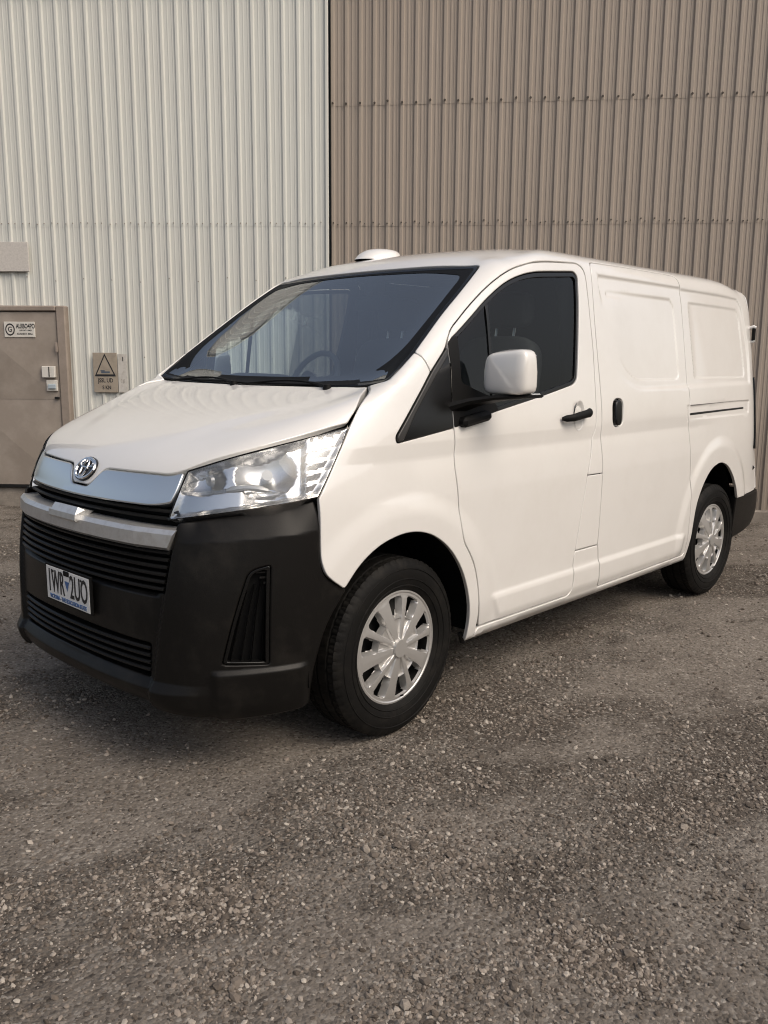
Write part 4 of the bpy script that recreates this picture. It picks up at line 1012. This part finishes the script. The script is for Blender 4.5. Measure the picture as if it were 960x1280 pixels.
# concrete plinths under the sheets
CONC = mat('stained_concrete', (.25, .22, .185), .9, bump=(35, .5, .01), var=(5, (.15, .13, .11), .4, .7))
def wbox(w, s0, s1, z0, z1, o0, o1, bev=.0):
    R = Matrix(((w[1][0], w[2][0], 0), (w[1][1], w[2][1], 0), (0, 0, 1))); c = wp(w, (s0+s1)/2, (z0+z1)/2, (o0+o1)/2)
    return MB().box(c, (s1-s0, o1-o0, z1-z0), R, bev)
wbox(LW, -3.0, 3.31, -.1, .215, -.25, .05, .015).build('plinth', CONC, lwall)
wbox(RW, .05, 8.5, -.1, .105, -.25, .06, .015).build('plinth', CONC, rwall)
wbox(LW, -3.0, 3.31, .20, 5.18, -.25, -.03).build('wall_backing', DARKST, lwall)
wbox(LW, -3.0, 3.31, 5.20, 5.23, -6, .05).build('hidden_roof', CLADL, lwall)  # unseen roof slabs behind both walls, added to block light leaks
wbox(RW, .02, 8.5, .10, 5.18, -.25, -.03).build('wall_backing', DARKST, rwall)
wbox(RW, .06, 8.5, 5.20, 5.23, -6, .05).build('hidden_roof', CLADR, rwall)
# ---- steel door in the pale wall
DOORM = mat('brown_door_paint', (.252, .215, .180), .55, bump=(18, .12, .01), var=(3.2, (.32, .278, .236), .42, .7)); DOORF = mat('door_frame_paint', (.24, .20, .165), .55, var=(5, (.30, .25, .21), .45, .7))
dx0, dx1, dz0, dz1 = -.62, .428, .245, 2.085
door = wbox(LW, dx0, dx1, dz0, dz1, .035, .075, .004).build('steel_door', DOORM)
tag(door, 'brown steel door with diagonal creases, a small notice and a lock box', 'door')
fr = wbox(LW, dx1+.006, dx1+.108, .215, 2.15, .0, .10, .012); k_ = wbox(LW, dx0-.108, dx1+.006, 2.092, 2.15, .0, .10, .012); fr.add(k_.V, k_.F); k_ = wbox(LW, dx0-.108, dx0-.006, .215, 2.092, .0, .10, .012); fr.add(k_.V, k_.F)
fr.build('door_frame', DOORF, door)
wbox(LW, dx0-.05, dx1+.05, .214, .243, .0, .085, .004).build('door_sill', DARKST, door)
# cross-folded skins: two shallow pyramids, one above the other
for z0, z1 in ((1.172, dz1-.004), (dz0+.004, 1.165)):
    c = wp(LW, (dx0+dx1)/2, (z0+z1)/2, .105); q = [wp(LW, dx0+.006, z0, .077), wp(LW, dx1-.006, z0, .077), wp(LW, dx1-.006, z1, .077), wp(LW, dx0+.006, z1, .077)]
    raw('door_skin', q+[c], [(0, 1, 4), (1, 2, 4), (2, 3, 4), (3, 0, 4)], DOORM, door, smooth=False)
SIGNW = mat('white_sign_face', (.60, .58, .53), .45, var=(14, (.48, .45, .40), .5, .75)); PAPER = mat('worn_paper', (.52, .50, .46), .8, var=(20, (.40, .37, .33), .45, .7))
RL = Matrix(((EL[0], 0, NL[0]), (EL[1], 0, NL[1]), (0, 1, 0)))
sg = wbox(LW, -.128, .202, 1.822, 1.982, .085, .102, .003).build('notice', SIGNW, door)
lettering('AUIBO4PO', 'notice_print', .068, wp(LW, .105, 1.935, .1025), INK, sg, .62, RL, .0006, .0016)
lettering('LHD BIO I EMER', 'notice_print', .022, wp(LW, .105, 1.893, .1025), INK, sg, .85, RL, .0006, .0003)
lettering('KUANEITT MIRA', 'notice_print', .027, wp(LW, .095, 1.857, .1025), INK, sg, .85, RL, .0006, .0005)
mb = MB(); cc = wp(LW, -.063, 1.902, .1035); n = 32
V = []
for k in range(n):
    q = 2*PI*k/n
    for r in (.044, .057): V.append(cc+EL*r*math.cos(q)*.9+np.array([0, 0, r*1.1*math.sin(q)]))
mb.add(V, [(2*k, 2*k+1, 2*((k+1) % n)+1, 2*((k+1) % n)) for k in range(n)]).build('notice_ring', INK, sg)
lettering('G', 'notice_print', .075, tuple(cc), INK, sg, .85, RL, .0006, .001)
lb = wbox(LW, .258, .400, 1.402, 1.522, .08, .125, .006).build('lock_box', SIGNW, door)
wbox(LW, .335, .345, 1.41, 1.515, .124, .128).build('lock_seam', DARKST, lb)
wbox(LW, .293, .412, 1.262, 1.378, .08, .105, .004).build('latch_plate', SIGNW, door)
wbox(LW, .315, .400, 1.285, 1.335, .105, .125, .006).build('latch_cover', mat('blue_grey_plastic', (.36, .42, .46), .4), door)
wbox(LW, .375, .420, 1.178, 1.20, .078, .11, .004).build('door_bolt', DARKST, door)
for z in (1.72, .6): wbox(LW, .418, .440, z-.05, z+.05, .10, .118, .003).build('hinge', DOORF, door)
# ---- signs on the pale wall
SIGNB = mat('beige_sign_face', (.33, .285, .225), .55, var=(12, (.27, .23, .185), .45, .7))
ws_ = wbox(LW, .785, 1.045, 1.25, 1.668, .030, .040, .002).build('warning_sign', SIGNB); tag(ws_, 'beige warning sign with a black triangle, screwed to the pale ribbed wall', 'sign')
def tri_pts(s, cz): return [wp(LW, .915+a*s, cz+b*s, .042) for a, b in ((-.115, -.115), (.115, -.115), (0, .125))]
a, b = tri_pts(1.0, 1.535), tri_pts(.80, 1.533)
raw('triangle_outline', a+b, [(0, 1, 4, 3), (1, 2, 5, 4), (2, 0, 3, 5)], INK, ws_, smooth=False)
mb = wbox(LW, .872, .965, 1.455, 1.472, .0405, .0425); k_ = wbox(LW, .865, .91, 1.474, 1.484, .0405, .0425); mb.add(k_.V, k_.F); mb.build('triangle_symbol', mat('sign_blue_black', (.07, .09, .12), .5), ws_)
lettering('JSSL UD', 'sign_print', .062, wp(LW, .915, 1.375, .0405), INK, ws_, .78, RL, .0006, .0012)
lettering('S KN', 'sign_print', .055, wp(LW, .925, 1.30, .0405), INK, ws_, .8, RL, .0006, .0012)
lb2 = wbox(LW, 1.052, 1.150, 1.25, 1.655, .030, .036, .001).build('paper_label', PAPER); tag(lb2, 'narrow torn white paper label beside the beige warning sign', 'label')
wbox(LW, 1.105, 1.113, 1.58, 1.625, .036, .0375).build('label_print', INK, lb2)
lettering('C JE', 'label_print', .045, wp(LW, 1.10, 1.37, .0365), SCRL, lb2, .6, RL, .0006, .0005)
cp_ = wbox(LW, -.62, .160, 2.50, 2.80, .030, .050, .004).build('cover_plate', mat('plate_paint', (.56, .53, .49), .6, bump=(120, .3, .003), var=(60, (.46, .435, .40), .4, .7))); tag(cp_, 'blank pale grey metal plate fixed to the wall above the steel door', 'plate')
# weathering streaks just above the door frame (loose dirt caught on the frame top)
# ---- ground
def ground_mat():
    m = bpy.data.materials.new('compacted_gravel'); m.use_nodes = True; t = m.node_tree; b = t.nodes['Principled BSDF']; b.inputs['Roughness'].default_value = .92; b.inputs['Specular IOR Level'].default_value = .18
    tc = t.nodes.new('ShaderNodeTexCoord'); L = t.links.new
    def noise(s, d, r=.6):
        n = t.nodes.new('ShaderNodeTexNoise'); n.inputs['Scale'].default_value = s; n.inputs['Detail'].default_value = d; n.inputs['Roughness'].default_value = r; L(tc.outputs['Object'], n.inputs['Vector']); return n.outputs[0]
    def rngm(i, a, b_, c=0, d=1):
        r = t.nodes.new('ShaderNodeMapRange'); r.inputs[1].default_value = a; r.inputs[2].default_value = b_; r.inputs[3].default_value = c; r.inputs[4].default_value = d; L(i, r.inputs[0]); return r.outputs[0]
    def mixc(f, c1, c2):
        x = t.nodes.new('ShaderNodeMix'); x.data_type = 'RGBA'; L(f, x.inputs[0])
        for k, c in ((6, c1), (7, c2)):
            if isinstance(c, tuple): x.inputs[k].default_value = (*c, 1)
            else: L(c, x.inputs[k])
        return x.outputs[2]
    big = noise(.75, 6, .62); mid = noise(4.5, 6, .65); fine = noise(70, 5, .7)
    mp = t.nodes.new('ShaderNodeMapping'); mp.inputs['Rotation'].default_value = (0, 0, .55); mp.inputs['Scale'].default_value = (.55, 2.2, 1); L(tc.outputs['Object'], mp.inputs[0])
    st = t.nodes.new('ShaderNodeTexNoise'); st.inputs['Scale'].default_value = 1.5; st.inputs['Detail'].default_value = 7; st.inputs['Roughness'].default_value = .66; L(mp.outputs[0], st.inputs['Vector'])
    ad = t.nodes.new('ShaderNodeMath'); ad.operation = 'MULTIPLY_ADD'; L(st.outputs[0], ad.inputs[0]); ad.inputs[1].default_value = .9; ad.inputs[2].default_value = -.45
    ab = t.nodes.new('ShaderNodeMath'); ab.operation = 'ADD'; L(big, ab.inputs[0]); L(ad.outputs[0], ab.inputs[1])
    c = mixc(rngm(ab.outputs[0], .42, .70), GC1, GC2)
    c = mixc(rngm(mid, .42, .72, 0, .75), c, GC3)
    v = t.nodes.new('ShaderNodeTexVoronoi'); v.inputs['Scale'].default_value = 95; v.inputs['Randomness'].default_value = 1; L(tc.outputs['Object'], v.inputs['Vector'])
    sp = t.nodes.new('ShaderNodeSeparateColor'); L(v.outputs['Color'], sp.inputs[0])
    c = mixc(rngm(sp.outputs[0], .78, 1.0, 0, .7), c, GC4)
    c = mixc(rngm(sp.outputs[1], .66, .98, 0, .75), c, GC5)
    c = mixc(rngm(fine, .35, .75, 0, .45), c, GC5)
    at = t.nodes.new('ShaderNodeAttribute'); at.attribute_name = 'loose'
    ma = t.nodes.new('ShaderNodeMath'); ma.operation = 'MULTIPLY_ADD'; L(mid, ma.inputs[0]); ma.inputs[1].default_value = .9; L(at.outputs['Fac'], ma.inputs[2])
    mb_ = t.nodes.new('ShaderNodeMath'); mb_.operation = 'MULTIPLY_ADD'; L(noise(13, 4, .6), mb_.inputs[0]); mb_.inputs[1].default_value = .5; L(ma.outputs[0], mb_.inputs[2])
    dust = rngm(mb_.outputs[0], .70, 1.22, .62, 0)
    dc = mixc(rngm(fine, .3, .7), (.132, .113, .095), (.245, .218, .187)); dc = mixc(rngm(sp.outputs[2], .80, 1.0, 0, .7), dc, GC4); dc = mixc(rngm(sp.outputs[1], .80, 1.0, 0, .7), dc, GC5)
    c = mixc(dust, c, dc)
    L(c, b.inputs['Base Color'])
    v2 = t.nodes.new('ShaderNodeTexVoronoi'); v2.inputs['Scale'].default_value = 38; L(tc.outputs['Object'], v2.inputs['Vector'])
    a1 = t.nodes.new('ShaderNodeMath'); a1.operation = 'MULTIPLY_ADD'; L(v.outputs['Distance'], a1.inputs[0]); a1.inputs[1].default_value = -.55; L(fine, a1.inputs[2])
    a2 = t.nodes.new('ShaderNodeMath'); a2.operation = 'MULTIPLY_ADD'; L(v2.outputs['Distance'], a2.inputs[0]); a2.inputs[1].default_value = -.6; L(a1.outputs[0], a2.inputs[2])
    a3 = t.nodes.new('ShaderNodeMath'); a3.operation = 'MULTIPLY_ADD'; L(mid, a3.inputs[0]); a3.inputs[1].default_value = 1.6; L(a2.outputs[0], a3.inputs[2])
    bp = t.nodes.new('ShaderNodeBump'); L(rngm(dust, 0, .72, 1.0, .55), bp.inputs['Strength']); bp.inputs['Distance'].default_value = .012; L(a3.outputs[0], bp.inputs['Height']); L(bp.outputs[0], b.inputs['Normal'])
    return m
GC1, GC2, GC3, GC4, GC5 = (.126, .107, .089), (.265, .237, .204), (.096, .081, .067), (.45, .415, .365), (.036, .030, .025)
GM = ground_mat()
# noise for relief and stone patches
_oct = [(rng.uniform(0, 2*PI, 40), rng.normal(0, 1, (40, 2)), s) for s in (1.2, 3.0, 8.0)]
def relief(x, y):
    h = 0
    for (ph, k, s), a in zip(_oct, (.010, .006, .0035)):
        v = 0
        for i in range(14): v = v+np.sin(k[i, 0]*s*x+k[i, 1]*s*y+ph[i])
        h = h+a*v/3.7
    return h
def patch(x, y):
    """where loose stones gather: 0..1"""
    v = 0
    for i in range(12): ph, k, s = _oct[1]; v = v+np.sin(k[i+14, 0]*2.0*x+k[i+14, 1]*2.6*y+ph[i+14])
    w = 0
    for i in range(12): w = w+np.sin(k[i+26, 0]*6.5*x+k[i+26, 1]*8*y+ph[i+26])
    return np.clip(.42+.13*v+.13*w, 0, 1)
def flat(x, y):
    """relief dies out under the van's wheels and along the walls"""
    f = 1.0
    for wx, wy in ((0, .85), (-3.215, .85), (0, -.85), (-3.215, -.85)): f = f*(1-np.exp(-(((x-wx)/.35)**2+((y-wy)/.3)**2)))
    return f
def gz(x, y): return relief(x, y)*flat(x, y)-.004
CX, CY = 2.5828, 3.2972
fw = np.array([-.72584, -.68786]); rg_ = np.array([-.68786, .72584])
# sheet 1: a fine fan of ground near the camera, widening to the walls; sheet 2 beyond it
us = np.concatenate([np.linspace(.6, 4.5, 170), np.linspace(4.53, 12.0, 130)]); vs = np.linspace(-1, 1, 190)
U, Vv = np.meshgrid(us, vs, indexing='ij'); wdt = 1.6+U*.72
X = CX+fw[0]*U+rg_[0]*Vv*wdt; Y = CY+fw[1]*U+rg_[1]*Vv*wdt; Zg = gz(X, Y); ed = np.minimum(np.minimum(U-.6, 12-U)/.3, (1-np.abs(Vv))*wdt/.3); Zg = Zg*np.clip(ed, 0, 1)
GV = np.stack([X.ravel(), Y.ravel(), Zg.ravel()], 1); nu, nv = U.shape; a = (np.arange(nu-1)[:, None]*nv+np.arange(nv-1)[None]).ravel(); GF = np.stack([a, a+1, a+nv+1, a+nv], 1)
def fastmesh(name, V, F, m, parent=None, smooth=True):
    me = bpy.data.meshes.new(name); k = F.shape[1]; me.vertices.add(len(V)); me.vertices.foreach_set('co', V.astype(np.float32).ravel()); me.loops.add(F.size); me.loops.foreach_set('vertex_index', F.astype(np.int32).ravel())
    me.polygons.add(len(F)); me.polygons.foreach_set('loop_start', np.arange(len(F), dtype=np.int32)*k); me.polygons.foreach_set('loop_total', np.full(len(F), k, np.int32)); me.polygons.foreach_set('use_smooth', np.full(len(F), smooth)); me.update(calc_edges=True)
    me.materials.append(m); o = bpy.data.objects.new(name, me); COL.objects.link(o)
    if parent: o.parent = parent
    return o
# outer sheet with a hole exactly matching the fan's outline
edge = np.concatenate([np.arange(nv), np.arange(1, nu)*nv+nv-1, (nu-1)*nv+np.arange(nv-2, -1, -1), np.arange(nu-2, 0, -1)*nv]); eb = GV[edge]; ctr = np.array([CX+fw[0]*6, CY+fw[1]*6, 0])
r1 = ctr+(eb-ctr)*1.0; OV = list(GV); base_ = len(OV); dirs = eb-ctr; dirs[:, 2] = 0; dn = dirs/np.linalg.norm(dirs, axis=1, keepdims=True)
for R_ in (40, 900):
    OV += [ctr+d*R_ for d in dn]
ne = len(edge); OF = [tuple(f) for f in GF]
for i in range(ne):
    j = (i+1) % ne; OF.append((edge[j], edge[i], base_+i, base_+j)); OF.append((base_+j, base_+i, base_+ne+i, base_+ne+j))
OV = np.array(OV); OV[:, 2] = np.where(np.arange(len(OV)) >= base_, -.004, OV[:, 2])
OFa = np.array(OF); q = OV[OFa]; nz = np.cross(q[:, 1]-q[:, 0], q[:, 2]-q[:, 0])[:, 2]; OFa = np.where(nz[:, None] < 0, OFa[:, ::-1], OFa)
ground = fastmesh('ground', OV, OFa, GM); la = ground.data.attributes.new('loose', 'FLOAT', 'POINT'); lv = np.full(len(OV), .45, np.float32); lv[:len(GV)] = patch(GV[:, 0], GV[:, 1]); la.data.foreach_set('value', lv); tag(ground, kind='structure')
# ---- stones
def stone_mat():
    m = mat('stone', (.20, .172, .145), .85, spec=.25); t = m.node_tree; b = t.nodes['Principled BSDF']; g = t.nodes.new('ShaderNodeNewGeometry'); cr = t.nodes.new('ShaderNodeValToRGB')
    e = cr.color_ramp.elements; e[0].position = 0; e[0].color = (.070, .057, .046, 1); e[1].position = 1; e[1].color = (.40, .362, .312, 1)
    x = cr.color_ramp.elements.new(.5); x.color = (.165, .138, .113, 1); x = cr.color_ramp.elements.new(.82); x.color = (.25, .214, .18, 1)
    t.links.new(g.outputs['Random Per Island'], cr.inputs[0]); t.links.new(cr.outputs[0], b.inputs['Base Color']); return m
SM = stone_mat()
def big_stone_mat():
    m = mat('large_stone', (.17, .145, .12), .85, spec=.25, bump=(60, .5, .004)); t = m.node_tree; b = t.nodes['Principled BSDF']; oi = t.nodes.new('ShaderNodeObjectInfo'); cr = t.nodes.new('ShaderNodeValToRGB')
    e = cr.color_ramp.elements; e[0].position = 0; e[0].color = (.085, .070, .057, 1); e[1].position = 1; e[1].color = (.30, .262, .22, 1); x = cr.color_ramp.elements.new(.6); x.color = (.165, .138, .114, 1)
    t.links.new(oi.outputs['Random'], cr.inputs[0]); t.links.new(cr.outputs[0], b.inputs['Base Color']); return m
SMB = big_stone_mat()
ph_ = (1+5**.5)/2; ICO = np.array([(-1, ph_, 0), (1, ph_, 0), (-1, -ph_, 0), (1, -ph_, 0), (0, -1, ph_), (0, 1, ph_), (0, -1, -ph_), (0, 1, -ph_), (ph_, 0, -1), (ph_, 0, 1), (-ph_, 0, -1), (-ph_, 0, 1)]); ICO /= np.linalg.norm(ICO[0])
ICF = np.array([(0, 11, 5), (0, 5, 1), (0, 1, 7), (0, 7, 10), (0, 10, 11), (1, 5, 9), (5, 11, 4), (11, 10, 2), (10, 7, 6), (7, 1, 8), (3, 9, 4), (3, 4, 2), (3, 2, 6), (3, 6, 8), (3, 8, 9), (4, 9, 5), (2, 4, 11), (6, 2, 10), (8, 6, 7), (9, 8, 1)])
def scatter(n, dmin, dmax, smin, smax, pw):
    """positions spread over the yard, denser near the viewer's end, bunched into patches"""
    k = n*4; d = dmin*(dmax/dmin)**rng.random(k); lat = rng.uniform(-1, 1, k)*(.35+d*.60); x = CX+fw[0]*d+rg_[0]*lat; y = CY+fw[1]*d+rg_[1]*lat
    ok = rng.random(k) < .13+.87*patch(x, y)**2.0
    inside_van = (np.abs(y) < .8) & (x > -4) & (x < .7); ok &= ~(inside_van & (rng.random(k) < .8))
    dl = (np.stack([x, y], 1)-WL0[:2])@NL[:2]; dr = (np.stack([x, y], 1)-WR0[:2])@NR[:2]; ok &= (dl > .07) & (dr > .10)
    x, y, d = x[ok][:n], y[ok][:n], d[ok][:n]; s = smin*(smax/smin)**(rng.random(len(x))**pw); return x, y, s, d
def stone_shapes(x, y, s, sink=.35):
    n = len(x); V = ICO[None]*(1+rng.normal(0, .16, (n, 12, 1))); sc = np.stack([np.ones(n), rng.uniform(.55, 1, n), rng.uniform(.35, .75, n)], 1); V = V*sc[:, None]
    a = rng.uniform(0, 2*PI, n); c, q = np.cos(a), np.sin(a); t = rng.normal(0, .25, n); V2 = V.copy(); V2[..., 2] = V[..., 2]+V[..., 0]*t[:, None]
    R0 = V2[..., 0]*c[:, None]-V2[..., 1]*q[:, None]; R1 = V2[..., 0]*q[:, None]+V2[..., 1]*c[:, None]; V2[..., 0], V2[..., 1] = R0, R1
    V2 = V2*(s/2)[:, None, None]; V2[..., 0] += x[:, None]; V2[..., 1] += y[:, None]; V2[..., 2] += (gz(x, y)+s*sc[:, 2]*.5*(1-2*sink))[:, None]; return V2
x, y, s, d = scatter(NGRAV if 'NGRAV' in globals() else 70000, 1.3, 11, .0055, .024, 3.0); s *= np.clip(.75+d*.10, .8, 1.5)
Vs = stone_shapes(x, y, s); n = len(x); Fs = (ICF[None]+(np.arange(n)*12)[:, None, None]).reshape(-1, 3)
gv = fastmesh('gravel', Vs.reshape(-1, 3), Fs, SM, None, False); tag(gv, kind='stuff')
CLUST = [(1.283, 1.323, .10, 26), (1.16, 1.394, .09, 22), (1.355, 1.221, .08, 14), (1.443, 1.644, .05, 14), (.662, 1.431, .10, 22), (.612, 1.587, .09, 26), (.609, 1.754, .10, 26), (-.147, 2.153, .06, 10), (.656, 2.168, .06, 18), (.665, 2.287, .06, 24), (.64, 2.381, .06, 22), (1.128, 2.042, .09, 24), (.178, 2.464, .12, 18), (.212, 1.858, .10, 12), (.912, 2.184, .08, 14)]
x, y, s, d = scatter(60, 1.7, 6.5, .020, .040, 2.2); bx, by, bs = [x], [y], [s]; mx_, my_ = [], []
for cx_, cy_, r_c, m_ in CLUST:
    k = max(3, int(m_*.8)); bx.append(rng.normal(cx_, r_c*.75, k)); by.append(rng.normal(cy_, r_c*.75, k)); bs.append(.015*(2.7**rng.random(k)))
    mx_.append(rng.normal(cx_, r_c*1.25, m_*26)); my_.append(rng.normal(cy_, r_c*1.25, m_*26))
x, y, s = [np.concatenate(q)[:298] for q in (bx, by, bs)]
mx_, my_ = np.concatenate(mx_), np.concatenate(my_); ms_ = .006*(3.0**rng.random(len(mx_)))
Vm = stone_shapes(mx_, my_, ms_); gm_ = fastmesh('gravel', Vm.reshape(-1, 3), (ICF[None]+(np.arange(len(mx_))*12)[:, None, None]).reshape(-1, 3), SM, None, False); tag(gm_, kind='stuff')
protos = []
for k in range(12):
    V = stone_shapes(np.zeros(1), np.zeros(1), np.ones(1), .5)[0]; V[:, 2] -= V[:, 2].mean()
    import bmesh
    bm = bmesh.new(); vs_ = [bm.verts.new(v) for v in V]; [bm.faces.new([vs_[i] for i in f]) for f in ICF]; bmesh.ops.subdivide_edges(bm, edges=bm.edges[:], cuts=1, use_grid_fill=True, smooth=.55)
    for v in bm.verts: v.co *= 1+random.uniform(-.05, .05)
    me = bpy.data.meshes.new('stone'); bm.to_mesh(me); bm.free(); me.materials.append(SMB); protos.append(me)
for i in range(len(x)):
    o = bpy.data.objects.new('stone', protos[i % 12]); COL.objects.link(o); o.parent = ground; o.location = (x[i], y[i], float(gz(x[i], y[i]))+s[i]*.10); o.rotation_euler = (0, 0, random.uniform(0, 2*PI)); o.scale = (s[i],)*3


# ---- the shed across the yard, which the van's side and windows mirror
SHED = cladding('shed_cladding', (.20, .17, .145), (.18, .152, .13), (.15, .128, .108))
shed = empty('shed', (-4, 24, 0)); tag(shed, 'long taupe ribbed metal shed across the yard, facing the van', 'shed')
WS = (np.array([16., 24., 0]), np.array([-1., 0, 0]), np.array([0, -1., 0]))
def into(o): o.parent = shed; o.matrix_parent_inverse = Matrix.Translation((4, -24, 0)); return o
for j in range(0, 40):
    into(sheet(WS, j*1.0, 5, .2, .0, 5.6, SHED, None, 'cladding_sheet', .0015*(j % 2), 1, 900+j))
into(MB().box((-4, 27.03, 2.8), (40, 6, 5.6)).build('wall', DARKST))
for sy in (-1, 1): into(MB().box((-4, 27.0+sy*1.6, 6.08), (40.6, 3.5, .08), Matrix.Rotation(math.radians(-16*sy), 3, 'X'), .01).build('roof', SHED))
